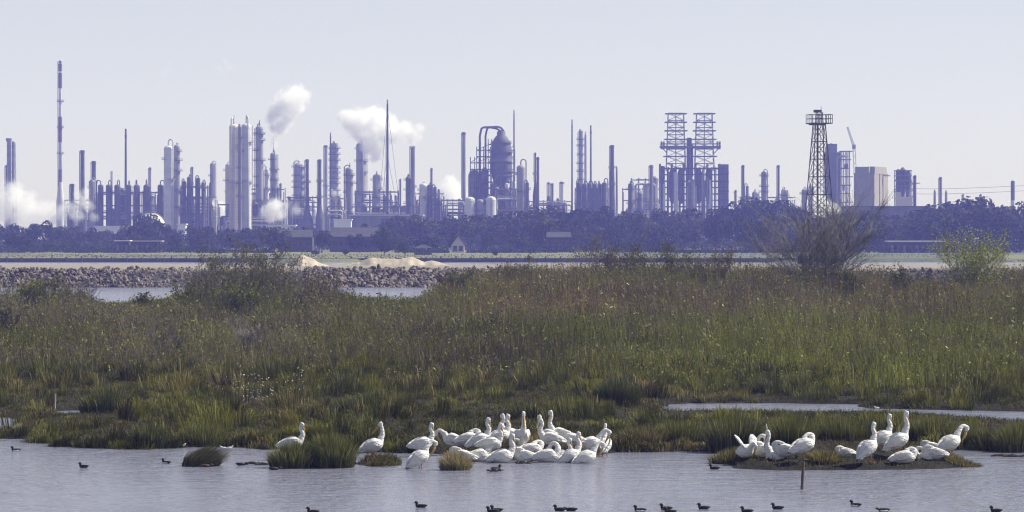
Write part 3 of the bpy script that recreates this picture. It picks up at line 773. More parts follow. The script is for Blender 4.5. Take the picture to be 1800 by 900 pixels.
def range_tower():
    Y = 566.0; x = xw(1440, Y); z0 = hgt(x, Y); s = FPX / Y
    top = CAMH - (217 - YH) / s; Ht = top - z0
    r = empty('lattice_tower', (x, Y, z0 - 0.05), 'black steel lattice tower with a railed platform on top, rising behind the bare tree', 'tower', rz=R(11))
    m = MB(); lattice(m, 0, 0, 0, Ht, 4.5, 1.5, 8, 0.14); m.build('lattice_frame', M['dark'], r)
    m = MB(); m.sweep([(-0.25, 0, 0), (-0.25, 0, Ht)], [0.16, 0.16], 6); m.build('riser_pipe', M['dark'], r)
    m = MB()
    for k in range(int(Ht / 0.6)): m.box((0.35, -0.2, 0.3 + k * 0.6), (0.5, 0.05, 0.05))
    m.box((0.1, -0.2, Ht / 2), (0.06, 0.06, Ht)); m.box((0.6, -0.2, Ht / 2), (0.06, 0.06, Ht)); m.build('ladder', M['dark'], r)
    m = MB(); m.box((0, 0, Ht + 0.06), (3.3, 3.3, 0.14)); m.box((-0.5, -0.5, Ht - 0.12), (2.0, 2.0, 0.2)); m.build('platform', M['dark'], r)
    m = MB()
    for a in (-1.6, -0.55, 0.55, 1.6):
        for sd_ in (-1.6, 1.6):
            m.box((a, sd_, Ht + 0.75), (0.08, 0.08, 1.3)); m.box((sd_, a, Ht + 0.75), (0.08, 0.08, 1.3))
    for zz in (0.75, 1.38):
        for sd_ in (-1.6, 1.6):
            m.box((0, sd_, Ht + zz), (3.2, 0.07, 0.07)); m.box((sd_, 0, Ht + zz), (0.07, 3.2, 0.07))
    m.build('railing', M['dark'], r)
    m = MB(); lattice(m, 0, 0, Ht, Ht + 1.75, 1.0, 0.8, 2, 0.09); m.build('light_frame', M['dark'], r)
    m = MB(); m.box((-0.25, 0, Ht + 1.9), (1.1, 0.7, 0.4)); m.sweep([(0.3, 0, Ht + 1.8), (0.3, 0, Ht + 2.7)], [0.06, 0.03], 5); m.build('beacon_light', M['dark'], r)
range_tower()
# ------------------------------------------------------------------ refinery on the far shore
ZG = 2.0
def base_at(px, Y): return Vector((xw(px, Y), Y, ZG))
def zrow(py, Y): return CAMH - (py - YH) * Y / FPX - ZG      # height above refinery ground

def arc_rail(m, r, z):
    m.ring(r - 0.12, r, z + 1.05, 0.16); m.ring(r - 0.12, r, z + 0.55, 0.12)
    for k in range(8):
        a = k * math.pi / 4; m.box((r * math.cos(a) * 0.98, r * math.sin(a) * 0.98, z + 0.55), (0.14, 0.14, 1.1))

def column(label, x0, x1, yt, Y, mt='steel', n=4, top='dome', name='distillation_tower', mast=0, group='process columns of the refinery', pipe=True, seed=0, plat=None, wide=1.0):
    g = random.Random(int(x0 * 13 + yt)); w = (x1 - x0) * Y / FPX; rr = w / 2; Hh = zrow(yt, Y)
    r = empty(name, base_at((x0 + x1) / 2, Y), label, 'column', group, g.uniform(0, 6.28))
    m = MB(); sk = min(4.0, Hh * 0.08)
    prof = [(rr * 1.12, 0), (rr * 1.02, sk)]
    z = sk
    while z < Hh - rr * 0.9:
        z2 = min(z + max(6.0, rr * 1.6), Hh - rr * 0.75); prof += [(rr, z + 0.01), (rr, z2 - 0.35), (rr * 1.03, z2 - 0.3), (rr * 1.03, z2 - 0.05)]; z = z2
        if Hh - rr * 0.75 - z < 1.0: break
    if top == 'flat': prof += [(rr, Hh)]
    else: prof += [(rr, Hh - rr * 0.7), (rr * 0.92, Hh - rr * 0.4), (rr * 0.65, Hh - rr * 0.15), (rr * 0.2, Hh)]
    m.lathe(prof, 18); m.build('shell', M[mt], r, False)
    pm = plat or ('dark' if mt in ('dark', 'mid', 'steel') else 'mid')
    for k in range(n):
        zz = Hh * (0.32 + 0.64 * (k + 0.6) / n) + g.uniform(-1, 1)
        ro = rr * 1.0 + 0.7 + 0.35 * wide + g.uniform(0, 0.5)
        sp = 1.0 if wide > 1.2 or g.random() < 0.25 else g.uniform(0.3, 0.6); a0 = g.uniform(0, 6.28)
        m = MB(); m.ring(rr * 0.98, ro, zz, 0.3, 14, 0, 0, a0, sp); m.ring(ro - 0.12, ro, zz + 1.05, 0.16, 14, 0, 0, a0, sp); m.ring(ro - 0.12, ro, zz + 0.55, 0.12, 14, 0, 0, a0, sp); m.build('platform', M[pm], r)
    m = MB()
    a = -1.9; lx, ly = (rr + 0.45) * math.cos(a), (rr + 0.45) * math.sin(a)
    m.box((lx - 0.3, ly, Hh * 0.5), (0.12, 0.12, Hh * 0.96)); m.box((lx + 0.3, ly, Hh * 0.5), (0.12, 0.12, Hh * 0.96))
    for k in range(int(Hh / 1.6)): m.box((lx, ly, 1 + 1.6 * k), (0.8, 0.5, 0.18))
    m.build('ladder', M[pm], r)
    if pipe:
        m = MB(); pr = max(0.3, rr * 0.16); a = g.uniform(2.4, 3.6); q = rr + pr + 0.35
        if top == 'loop':
            P = [(0, 0, Hh - 0.2), (0, 0, Hh + rr * 0.7)] + [(-(q / 2) * (1 - math.cos(t)), 0, Hh + rr * 0.7 + (q / 2) * math.sin(t)) for t in (0.5, 1.05, 1.57, 2.1, 2.6, 3.14)] + [(-q, 0, Hh * 0.1)]
        else:
            P = [(0, 0, Hh - rr * 0.3), (0, 0, Hh + 0.5 + pr), (-q * 0.5, 0, Hh + 0.9 + pr), (-q, 0, Hh + 0.2), (-q, 0, Hh * 0.12)]
        m.tube(P, pr, 7); m.build('overhead_pipe', M[mt if mt != 'warm' else 'silver'], r, True)
    if mast:
        m = MB(); hm_ = zrow(mast, Y) - Hh; m.sweep([(0.3, 0, Hh - 0.5), (0.3, 0, Hh + hm_)], [0.34, 0.2], 5); m.build('vent_mast', M[pm], r)
    return r

def stack(label, x, w, yt, Y, mt='dark', base=None, band=True, name='smokestack', group='smokestacks of the refinery', taper=0.9, plats=1, bands=None):
    ww = w * Y / FPX / 2; Hh = zrow(yt, Y)
    r = empty(name, base_at(x, Y), label, 'smokestack', group)
    z0 = zrow(base[2], Y) if base else 0
    m = MB(); m.lathe([(ww, z0), (ww * (1 + taper) / 2, z0 + (Hh - z0) / 2), (ww * taper, Hh - 0.4), (ww * taper, Hh), (ww * taper * 0.7, Hh), (ww * taper * 0.7, Hh - 2)], 14)
    m.build('flue', M[mt], r, True)
    if bands:
        for (a, b, bm_) in bands:
            m = MB(); m.ring(ww * 0.9, ww * 1.04, zrow(b, Y), zrow(a, Y) - zrow(b, Y), 14); m.build('paint_band', M[bm_], r)
    if band:
        m = MB(); m.ring(ww * taper * 0.95, ww * taper * 1.14, Hh - 1.6, 1.3, 14); m.build('rim', M['dark' if mt == 'dark' else 'mid'], r)
    for k in range(plats):
        zz = z0 + (Hh - z0) * (0.28 + 0.6 * k / max(1, plats)); ro = ww + 1.0
        m = MB(); m.ring(ww * 0.95, ro, zz, 0.3); arc_rail(m, ro, zz); m.build('platform', M['mid'], r)
    if base:
        bw = base[0] * Y / FPX / 2; zs = zrow(base[1], Y)
        m = MB(); m.lathe([(bw, 0), (bw, z0 * 0.8), (ww * 1.05, zs)], 14); m.build('base', M[mt], r)
    m = MB(); m.box((-ww - 0.3, -0.3, (z0 + Hh) / 2), (0.4, 0.5, Hh - z0 - 1)); m.build('ladder', M['mid'], r)
    return r

def mast(label, x, yt, Y, w=4, mt='mid', tip=None, guys=False, name='flare_mast', group='slender flare masts of the refinery', head=True, solid=True):
    ww = w * Y / FPX; Hh = zrow(yt, Y)
    r = empty(name, base_at(x, Y), label, 'mast', group)
    m = MB(); lattice(m, 0, 0, 0, Hh * 0.97, ww * 1.15, ww * 0.55, max(6, int(Hh / (ww * 2.2))), 0.26); m.build('lattice_frame', M[mt], r)
    m = MB(); m.sweep([(0, 0, 0), (0, 0, Hh * 0.9), (0, 0, Hh)], [0.5 if solid else 0.3, 0.42, 0.3], 7); m.build('riser_pipe', M[mt], r)
    if head:
        m = MB(); m.lathe([(ww * 0.3, Hh - 6), (ww * 0.55, Hh - 4.5), (ww * 0.55, Hh - 3.8), (ww * 0.3, Hh - 3.4), (ww * 0.42, Hh - 0.5), (ww * 0.2, Hh)], 8); m.build('flare_tip', M['dark'], r)
    if guys:
        m = MB()
        for k in range(3):
            a = k * 2.094 + 0.3
            for f in (0.95, 0.62, 0.34): m.tube([(0, 0, Hh * f), (math.cos(a) * Hh * 0.12, math.sin(a) * Hh * 0.3, 0)], 0.1, 3)
        m.build('guy_wires', M[mt], r)
    return r

def pipe_rack(label, x0, x1, yt, Y, bays=4, lev=3, mt='mid', vess=3, seed=1, depth=10.0):
    g = random.Random(seed); w = (x1 - x0) * Y / FPX; Hh = zrow(yt, Y)
    r = empty('process_unit', base_at((x0 + x1) / 2, Y), label, 'process unit', 'steel framed process units')
    m = MB()
    for i in range(bays + 1):
        xx = -w / 2 + w * i / bays
        for yy in (-depth / 2, depth / 2): m.box((xx, yy, Hh * 0.5), (0.5, 0.5, Hh * (1 if g.random() < 0.6 else 0.85)))
        for k in range(1, lev + 1): m.box((xx, 0, Hh * k / lev * 0.97), (0.35, depth, 0.4))
    for k in range(1, lev + 1):
        for yy in (-depth / 2, depth / 2): m.box((0, yy, Hh * k / lev * 0.97), (w, 0.4, 0.45))
    for i in range(bays):
        if g.random() < 0.6:
            xa, xb = -w / 2 + w * i / bays, -w / 2 + w * (i + 1) / bays; k = g.randint(0, lev - 1)
            m.bar((xa, -depth / 2, Hh * k / lev), (xb, -depth / 2, Hh * (k + 1) / lev), 0.3)
    m.build('steel_frame', M[mt], r)
    for k in range(1, lev + 1):
        m = MB(); m.box((0, 0, Hh * k / lev * 0.97 + 0.35), (w * g.uniform(0.6, 1), depth * 0.9, 0.2)); m.build('deck', M['mid'], r)
    for k in range(vess):
        xx = -w / 2 + w * (k + 0.5 + g.uniform(-0.2, 0.2)) / vess; vr = min(w / vess * 0.36, g.uniform(1.6, 3.0)); vh = Hh * g.uniform(0.45, 1.12)
        m = MB(); m.lathe([(vr * 0.8, 0), (vr, 1.5), (vr, vh - vr * 0.6), (vr * 0.7, vh - vr * 0.2), (vr * 0.15, vh)], 12, xx, g.uniform(-2, 1)); m.build('vessel', M[g.choice(['steel', 'mid', 'dark', 'silver', 'mid'])], r, False)
    for k in range(7):
        zz = Hh * g.uniform(0.2, 0.98); yy = -depth / 2 - 0.6 - 0.5 * k; xa = -w / 2 * g.uniform(0.6, 1.0); xb = w / 2 * g.uniform(0.6, 1.0)
        m = MB(); m.tube([(xa, yy, 0), (xa, yy, zz - 0.8), (xa + 0.8, yy, zz), (xb - 0.8, yy, zz), (xb, yy, zz - 0.8), (xb, yy, 0)], g.uniform(0.25, 0.55), 6); m.build('pipe', M[g.choice(['steel', 'silver', 'mid', 'rust'])], r)
    return r

# --- left end
def twin_flare():
    Y = 2350; r = empty('flare_tower', base_at(20, Y), 'twin flare stack in a lattice frame at the far left', 'flare tower')
    Hh = zrow(243, Y); s = Y / FPX
    m = MB(); m.lathe([(1.5, 0), (1.3, Hh - 2), (1.9, Hh - 1.5), (1.9, Hh)], 10, -2.2 * s * 2, 0); m.build('flue', M['mid'], r)
    m = MB(); m.lathe([(0.9, 0), (0.8, Hh * 0.97)], 10, 1.4 * s * 2, 0); m.build('flue', M['mid'], r)
    m = MB(); lattice(m, 0, 0, 0, Hh * 0.96, 16 * s * 1.15, 12 * s, 12, 0.32); m.build('lattice_frame', M['steel'], r)
twin_flare()
stack('short dark stack left of the twin flare stack', 11.5, 4, 290, 2250, 'dark', plats=0)
stack('tallest thin stack with dark and pale bands at the left', 106, 6.2, 106, 2150, 'silver', base=(14, 320, 335), taper=0.7, plats=3,
      bands=[(112, 125, 'red'), (128, 155, 'red'), (205, 250, 'red'), (298, 322, 'red')])
stack('short stout stack rising from the left steam', 127, 8, 323, 2080, 'dark', plats=1)
stack('broad dark stack right of the tallest banded stack', 145, 8, 264, 2100, 'dark', base=(16, 345, 362), plats=0)
stack('second broad dark stack beside the row of dark columns', 165, 8, 283, 2110, 'dark', base=(15, 318, 335), plats=1)
column('grey column in front of the second broad dark stack', 156, 168, 316, 2070, 'steel', 3)
xs = [(172, 182, 'leftmost'), (186, 196, 'second from left'), (201, 212, 'third from left'), (222, 231, 'fourth from left'), (235, 246, 'fifth from left'), (252, 264, 'sixth from left'), (277, 287, 'rightmost')]
for a, b, q in xs:
    column('dark furnace column with looped top pipe, %s of its row of seven' % q, a, b, 324, 2050, 'dark', 2, 'loop', wide=0.6)
pipe_rack('pipe rack running behind the row of seven dark columns', 165, 292, 336, 2075, 9, 4, 'mid', 6, 3)
mast('slender mast rising between the third and fourth dark columns', 221, 226, 2140, 4, 'mid')
stack('thin grey stack behind the sixth dark column', 264, 4.2, 294, 2180, 'steel', plats=0)
stack('very thin pale stack behind the second dark column', 197, 2.2, 300, 2280, 'steel', plats=0, band=False)

def sphere_tank():
    Y = 1840; c = at(264, 402, Y); rr = 28 * Y / FPX
    r = empty('sphere_tank', (c.x, Y, ZG), 'cream spherical gas tank partly behind a tree', 'tank')
    m = MB(); zc = c.z - ZG; prof = [(max(0.02, rr * math.sin(t)), zc - rr * math.cos(t)) for t in np.linspace(0, math.pi, 19)]
    m.lathe(prof, 32); m.build('shell', M['warm'], r, True)
    for k in range(10):
        a = k * 0.628 + 0.2
        m = MB(); m.sweep([(rr * 0.98 * math.cos(a), rr * 0.98 * math.sin(a), 0), (rr * 0.98 * math.cos(a), rr * 0.98 * math.sin(a), zc)], [0.35, 0.35], 7); m.build('leg', M['silver'], r)
    m = MB(); m.ring(rr * 0.25, rr * 0.32, zc + rr * 0.98, 1.0); m.build('top_railing', M['mid'], r)
    m = MB(); P = [((rr + 0.6) * math.cos(t), -rr * 0.3 - 4 * math.sin(t), zc + (rr + 0.6) * math.sin(t)) for t in np.linspace(-0.9, 1.4, 12)]
    m.tube(P, 0.3, 5); m.build('stairway', M['mid'], r)
sphere_tank()

# --- silver columns
column('silver column with a pipe loop on top, right of the sphere tank', 288, 304, 256, 2000, 'silver', 3, 'loop', plat='steel')
column('dark narrow column against the right side of the looped silver column', 305.5, 316.5, 254, 2010, 'steel', 7)
pipe_rack('jumble of pipes and vessels right of the looped silver column', 318, 366, 326, 2030, 5, 5, 'dark', 6, 11)
for a, b, t, q in ((320, 327, 318, 'leftmost'), (329, 337, 310, 'second'), (345, 352, 312, 'third'), (354, 360, 320, 'rightmost')):
    column('thin dark column in the small cluster right of the looped silver column, %s of four' % q, a, b, t, 2015, 'dark', 3, wide=0.5)
stack('stubby stack above the small cluster of thin dark columns', 338, 4, 293, 2150, 'mid', plats=0)
column('hazy round topped column standing alone left of the twin giants', 369, 378, 286, 2450, 'steel', 2)
stack('thin dark stack before the hazy lone column', 371, 3, 320, 2020, 'dark', plats=1)
column('cream column half hidden behind the twin giants', 396, 405, 288, 2120, 'warm', 5)
column('cream giant column with tall vent mast, left one of the twin giants', 403, 419, 218, 2010, 'warm', 2, 'loop', mast=203, plat='steel')
column('blue grey giant column with tall vent mast, right one of the twin giants', 424, 442, 217, 2000, 'silver', 2, 'loop', mast=202, plat='steel')
column('dark narrow column squeezed between the twin giants', 418.5, 425, 222, 1995, 'mid', 5)
column('tall dark ringed column right of the twin giants', 449, 463, 221, 2060, 'steel', 9, 'dome', mast=211)
column('lower silver column right of the tall ringed column', 465, 473, 296, 2080, 'silver', 4)
column('stepped dark column with spire under the left steam cloud', 475, 487, 268, 2120, 'steel', 6, mast=250)
stack('thin stack right of the stepped column', 493.5, 3.5, 322, 2100, 'mid', plats=1)
pipe_rack('low pipework at the foot of the twin giants', 385, 500, 358, 2040, 8, 3, 'mid', 8, 21)
column('hazy bulky vessel tower behind the black stack', 516, 535, 286, 2480, 'steel', 8, wide=1.5)
stack('black stack with flared base, left one of a pair', 540, 6.5, 280, 2030, 'dark', base=(20, 365, 378), plats=2)
stack('black stack with flared base, right one of a pair', 562, 6.5, 280, 2030, 'dark', base=(15, 360, 374), plats=2)
stack('hazy slim stack right of the black pair', 573, 6.5, 255, 2420, 'steel', plats=2)
mast('thin antenna mast beside the jagged tower', 581, 233, 2300, 3, 'dark', head=False)
column('jagged dark tower crowded with platforms', 581, 595, 252, 2330, 'steel', 11, 'flat', wide=1.5)
column('grey column with a spiky crown left of the steaming tall column', 607, 621, 294, 2090, 'steel', 5, mast=286)
column('tall grey column rising into the big steam cloud', 626, 644, 250, 2380, 'steel', 6)
column('short grey column with a bulging top right of the tall grey one', 655, 669, 306, 2120, 'steel', 5)
mast('tall guyed lattice mast in front of the big steam cloud', 681, 175, 2060, 4.2, 'dark', guys=True, head=False)
stack('thin bare stack left of the steaming stack', 704, 3, 314, 2150, 'mid', plats=0)
stack('dark stack pouring out the big steam cloud', 725.5, 8.5, 256, 2130, 'mid', plats=2)
column('dark column against the steaming stack', 713, 724, 310, 2090, 'dark', 6)
for a, b, t, mt, q in ((738, 750, 322, 'silver', 'silver column right of the steaming stack'), (751, 761, 324, 'dark', 'dark column beside the silver column right of the steaming stack'),
                       (761.5, 767.5, 328, 'mid', 'short dark column next to the white vapour bank'), (768, 774, 350, 'mid', 'shortest column touching the white vapour bank')):
    column(q, a, b, t, 2070, mt, 4)
stack('slim stack top above the column group right of the steaming stack', 759, 3.4, 295, 2300, 'mid', plats=0)
pipe_rack('cream framed unit below the jagged tower', 572, 608, 347, 2050, 4, 4, 'warm', 5, 31)
pipe_rack('long low pipe rack in front of the grey columns', 600, 735, 362, 2110, 10, 2, 'mid', 8, 41)

# --- cracking unit
def cracker():
    Y = 2080; s = Y / FPX; x0 = 870
    r = empty('cracking_unit', base_at(x0, Y), 'big dark cracking unit with fat looping ducts and a bulbous vessel', 'process unit')
    X = lambda px: (px - x0) * s
    Z = lambda py: zrow(py, Y)
    m = MB(); q = 18 * s
    m.lathe([(q * 0.55, Z(350)), (q * 0.75, Z(320)), (q, Z(305)), (q * 1.06, Z(303)), (q * 1.06, Z(283)), (q, Z(280)), (q, Z(262)), (q * 0.9, Z(250)), (q * 0.6, Z(241)), (q * 0.42, Z(238)), (q * 0.42, Z(232)), (q * 0.2, Z(229))], 22, X(881), 0)
    m.build('regenerator', M['dark'], r, True)
    for k, py in enumerate((252, 268, 284, 302)):
        m = MB(); ro = q * (1.05 if k == 0 else 1.25); m.ring(q * 0.8, ro, Z(py), 0.4, 18, X(881)); m.ring(ro - 0.15, ro, Z(py) + 1.1, 0.18, 18, X(881)); m.build('platform', M['steel' if k == 2 else 'dark'], r)
    for px, lo, ro in ((843.5, 375, 3.2), (853.5, 330, 2.9)):
        m = MB(); rr = ro * s * 0.62
        P = [(X(px), -2, Z(lo)), (X(px), -2, Z(240)), (X(px) + 0.4, -2, Z(233)), (X(px + 3), -2, Z(226)), (X(px + 7), -2, Z(224))] + ([(X(876), -2, Z(223)), (X(881), -1.5, Z(225)), (X(885), -1, Z(230)), (X(886), -0.5, Z(237))] if px < 850 else [(X(872), -2, Z(226)), (X(878), -1.2, Z(229)), (X(880), -0.6, Z(236))])
        m.tube(P, rr, 9); m.build('duct', M['dark'], r, True)
    for i, (a, b, t) in enumerate(((838, 862, 258), (827, 842, 276), (862, 902, 310), (858, 870, 244), (893, 905, 262))):
        m = MB(); w = (b - a) * s; nb = max(2, int(w / 3.2)); hh = Z(t); yy = 5 if i in (3, 4) else -4
        for k in range(nb + 1):
            xx = X(a) + w * k / nb
            for yo in (yy, yy + 6): m.box((xx, yo, hh / 2), (0.42, 0.42, hh))
        for k in range(1, int(hh / 3.5) + 1):
            for yo in (yy, yy + 6): m.box((X(a) + w / 2, yo, k * 3.5), (w, 0.4, 0.4))
            if k % 2: m.bar((X(a), yy, k * 3.5), (X(b), yy, k * 3.5 + 3.5), 0.3)
        m.build('steel_frame', M['dark'], r)
        m = MB()
        for k in range(1, int(hh / 7) + 1): m.box((X(a) + w / 2, yy + 3, k * 7 - 0.2), (w * 0.95, 5.4, 0.25))
        m.build('deck', M['mid'], r)
    m = MB(); m.lathe([(2.2, 0), (2.2, Z(302)), (1.2, Z(296)), (0.3, Z(294))], 12, X(852), 2); m.build('reactor', M['dark'], r)
    m = MB(); m.lathe([(3.2, 0), (3.2, Z(308)), (2.2, Z(300)), (0.3, Z(298))], 12, X(833), 4); m.build('reactor', M['mid'], r)
    g = random.Random(8)
    for k in range(9):
        px = g.uniform(838, 898); py = g.uniform(300, 362); m = MB(); a = g.uniform(2, 7)
        m.tube([(X(px), -5.2 - k * 0.2, 0), (X(px), -5.2 - k * 0.2, Z(py) - 1), (X(px) + 1, -5.2 - k * 0.2, Z(py)), (X(px) + a, -5.2 - k * 0.2, Z(py))], g.uniform(0.3, 0.9), 7); m.build('pipe', M[g.choice(['steel', 'silver', 'mid', 'dark'])], r, True)
    for k, (px, w, py) in enumerate(((866, 9, 322), (884, 8, 330), (896, 9, 335), (875, 7, 345))):
        m = MB(); m.lathe([(w * s / 2 * 0.9, 0), (w * s / 2, 2), (w * s / 2, Z(py) - 1.2), (0.3, Z(py))], 12, X(px), -6); m.build('vessel', M[('mid', 'dark', 'dark', 'mid')[k]], r)
cracker()
for a, b, t, mt, q in ((817, 835, 346, 'warm', 'leftmost'), (838, 850, 350, 'silver', 'second'), (854, 872, 345, 'warm', 'third')):
    column('squat cream domed silo at the foot of the cracking unit, %s of three' % q, a, b, t, 2030, 'silver' if mt == 'warm' else 'steel', 1, 'dome', name='storage_silo', group='squat silos', pipe=False)
stack('tall bare grey stack left of the cracking unit', 815.5, 7, 232, 2120, 'steel', plats=1)
mast('thin pale mast rising in front of the cracking unit', 903.5, 193, 2000, 2.6, 'steel', head=False)
column('domed grey vessel right of the cracking unit with a pipe arch over it', 908, 923, 290, 2050, 'steel', 3, 'loop')
column('dark column under the end of the pipe arch', 923.5, 930, 320, 2040, 'dark', 3)
pipe_rack('dense dark pipework between the cracking unit and the arch', 868, 926, 330, 2060, 6, 5, 'dark', 6, 51)
stack('thin dark stack, left one of the leaning pair right of the arch', 941, 3, 268, 2080, 'dark', base=(9, 318, 322), plats=1)
stack('thicker dark stack, right one of the pair right of the arch', 945.5, 5.2, 276, 2060, 'dark', plats=1)
pipe_rack('cluttered low unit left of the cracking unit', 776, 826, 350, 2060, 5, 3, 'mid', 5, 61)
stack('pale short stack left of the stubby dark one', 965, 5.5, 320, 2450, 'silver', plats=0)
stack('stubby dark stack in the gap right of the cracking unit', 971, 4.5, 322, 2150, 'mid', plats=0)
stack('pale broad short stack in the wide gap', 988, 7.5, 319, 2480, 'silver', plats=0)

# --- centre right
mast('thin mast with ringed top left of the ringed tower', 1005.5, 210, 2100, 2.6, 'mid')
column('tall hazy tower wrapped in scaffolding', 1017, 1025, 230, 2400, 'steel', 9, 'flat', wide=1.6)
mast('slender scaffold mast against the hazy tower', 1029, 231, 2390, 5, 'steel', head=False, solid=False)
mast('dark slender flare mast right of the hazy tower', 1038.5, 220, 2200, 3.2, 'mid')
for a, b, t, q in ((1013, 1021, 320, 'first from left'), (1023, 1031, 322, 'second from left'), (1032, 1040, 321, 'third from left'), (1041, 1049, 322, 'fourth from left'), (1050, 1057, 322, 'fifth from left'), (1058, 1067, 320, 'rightmost')):
    column('dark drum in the block of six below the hazy tower, %s' % q, a, b, t, 2060, 'dark', 3, 'loop' if 'r' in q[:2] else 'dome', wide=0.5, name='reactor_drum', group='block of six dark drums')
pipe_rack('steel frame around the block of six dark drums', 1011, 1069, 330, 2075, 6, 5, 'mid', 0, 71)
stack('tall dark stack with collar and slanted brace', 1076, 7.5, 255, 2080, 'dark', base=(11, 300, 352), plats=2)
mast('thin lattice mast beside the tall collared stack', 1084, 292, 2200, 4, 'steel', head=False, solid=False)
column('rounded dark column left of the drifting vapour', 1104, 1112, 322, 2100, 'dark', 3)
column('dark column standing in the drifting vapour', 1121, 1130, 338, 2080, 'mid', 3)
stack('dark stub stack left of the twin lattice derricks', 1145, 7, 290, 2120, 'mid', plats=1)
pipe_rack('low rack with a long overhead pipe left of the coker', 1110, 1160, 313, 2130, 4, 3, 'steel', 3, 81)

def coker():
    Y = 2150; s = Y / FPX; x0 = 1215
    r = empty('coker_unit', base_at(x0, Y), 'coker block carrying two tall open lattice derricks', 'process unit')
    X = lambda px: (px - x0) * s
    Z = lambda py: zrow(py, Y)
    for a, b, q in ((1173, 1203, 1188), (1223, 1253, 1238)):
        m = MB(); lattice(m, X(q), 0, Z(300), Z(199), 34 * s, 27 * s, 8, 0.36)
        for k in range(6):
            py = 200 + k * 15; w = (29 + k * 1.2) * s / 2 + 1.2
            for yy in (-w, w): m.box((X(q), yy, Z(py)), (2 * w, 0.4, 0.5))
            for xx in (-w, w): m.box((X(q) + xx, 0, Z(py)), (0.4, 2 * w, 0.5))
        m.box((X(q), 0, (Z(300) + Z(199)) / 2), (0.5, 0.5, Z(199) - Z(300)))
        m.build('derrick', M['mid'], r)
    m = MB()
    for yy in (-6, 6):
        m.box((X(1213), yy, Z(258)), (106 * s, 0.6, 0.9)); m.box((X(1213), yy, Z(253)), (106 * s, 0.35, 0.35))
    m.box((X(1213), 0, Z(260)), (104 * s, 11, 0.5))
    for px in (1162, 1166, 1260, 1264): m.box((X(px), -6, Z(256)), (1.0, 1.0, 4.5))
    m.bar((X(1161), -6, Z(258)), (X(1172), -6, Z(270)), 0.5); m.bar((X(1266), -6, Z(258)), (X(1254), -6, Z(270)), 0.5)
    m.build('bridge_platform', M['mid'], r)
    m = MB(); m.lathe([(1.6, Z(310)), (1.5, Z(242)), (1.1, Z(242))], 12, X(1212), 3); m.build('flue', M['mid'], r)
    m = MB(); m.lathe([(1.0, Z(310)), (0.9, Z(252)), (0.7, Z(252))], 12, X(1216), 3); m.build('flue', M['dark'], r)
    for k, px in enumerate((1182, 1197, 1228, 1246)):
        m = MB(); q = 6.3 * s; m.lathe([(1, Z(358)), (q, Z(345)), (q, Z(304)), (q * 0.6, Z(298)), (0.5, Z(296))], 16, X(px), -1); m.build('coke_drum', M[('dark', 'mid', 'mid', 'dark')[k]], r)
    m = MB()
    nb = 17
    for k in range(nb + 1):
        px = 1160 + 118 * k / nb
        top = Z(294 if k % 3 else 288)
        for yy in (-7, 7): m.box((X(px), yy, top / 2), (0.6, 0.6, top))
    for k in range(1, 13):
        for yy in (-7, 7): m.box((X(1219), yy, Z(296) * k / 12), (118 * s, 0.45, 0.5))
    m.build('steel_frame', M['dark'], r)
    m = MB()
    for k in range(1, 7): m.box((X(1219), 0, Z(296) * k / 6 - 0.3), (117 * s, 13, 0.3))
    m.build('deck', M['mid'], r)
    for a, b, t, mt in ((1160, 1168, 292, 'dark'), (1206, 1214, 296, 'mid')):
        m = MB(); m.box((X((a + b) / 2), 2, Z(t) / 2), ((b - a) * s, 8, Z(t))); m.build('cladding_panel', M[mt], r)
    m = MB(); m.box((X(1271), 0, Z(289) / 2), (17 * s, 10, Z(289))); m.build('elevator_tower', M['mid'], r)
    m = MB()
    for k in range(1, 9): m.box((X(1271), -5.6, Z(289) * k / 9), (19 * s, 1.2, 0.6))
    for px in (1263, 1271, 1279): m.box((X(px), -5.6, Z(289) / 2), (0.5, 0.5, Z(289)))
    m.build('stair_frame', M['dark'], r)
    g = random.Random(3)
    for k in range(16):
        px = g.uniform(1162, 1264); m = MB(); m.tube([(X(px), -8, 0), (X(px), -8, Z(g.uniform(298, 330)))], g.uniform(0.4, 0.9), 7); m.build('pipe', M[g.choice(['steel', 'silver', 'mid'])], r, True)
coker()
stack('thin dark stack between the coker and the ringed column', 1306.5, 4.6, 290, 2150, 'dark', plats=2)
stack('very short stack right beside the coker block', 1293.5, 3, 334, 2150, 'dark', plats=0)
column('short column right of the first thin stack after the coker', 1311, 1316, 326, 2140, 'steel', 2)
column('ringed column between two thin dark stacks', 1338, 1348, 301, 2140, 'steel', 6, wide=1.4)
column('low round vessel left of the ringed column', 1322, 1334, 336, 2160, 'steel', 2)
stack('thin dark stack right of the ringed column', 1368.5, 4.4, 290, 2130, 'dark', plats=1)
column('short column right of the second thin dark stack', 1373, 1385, 332, 2170, 'steel', 3)

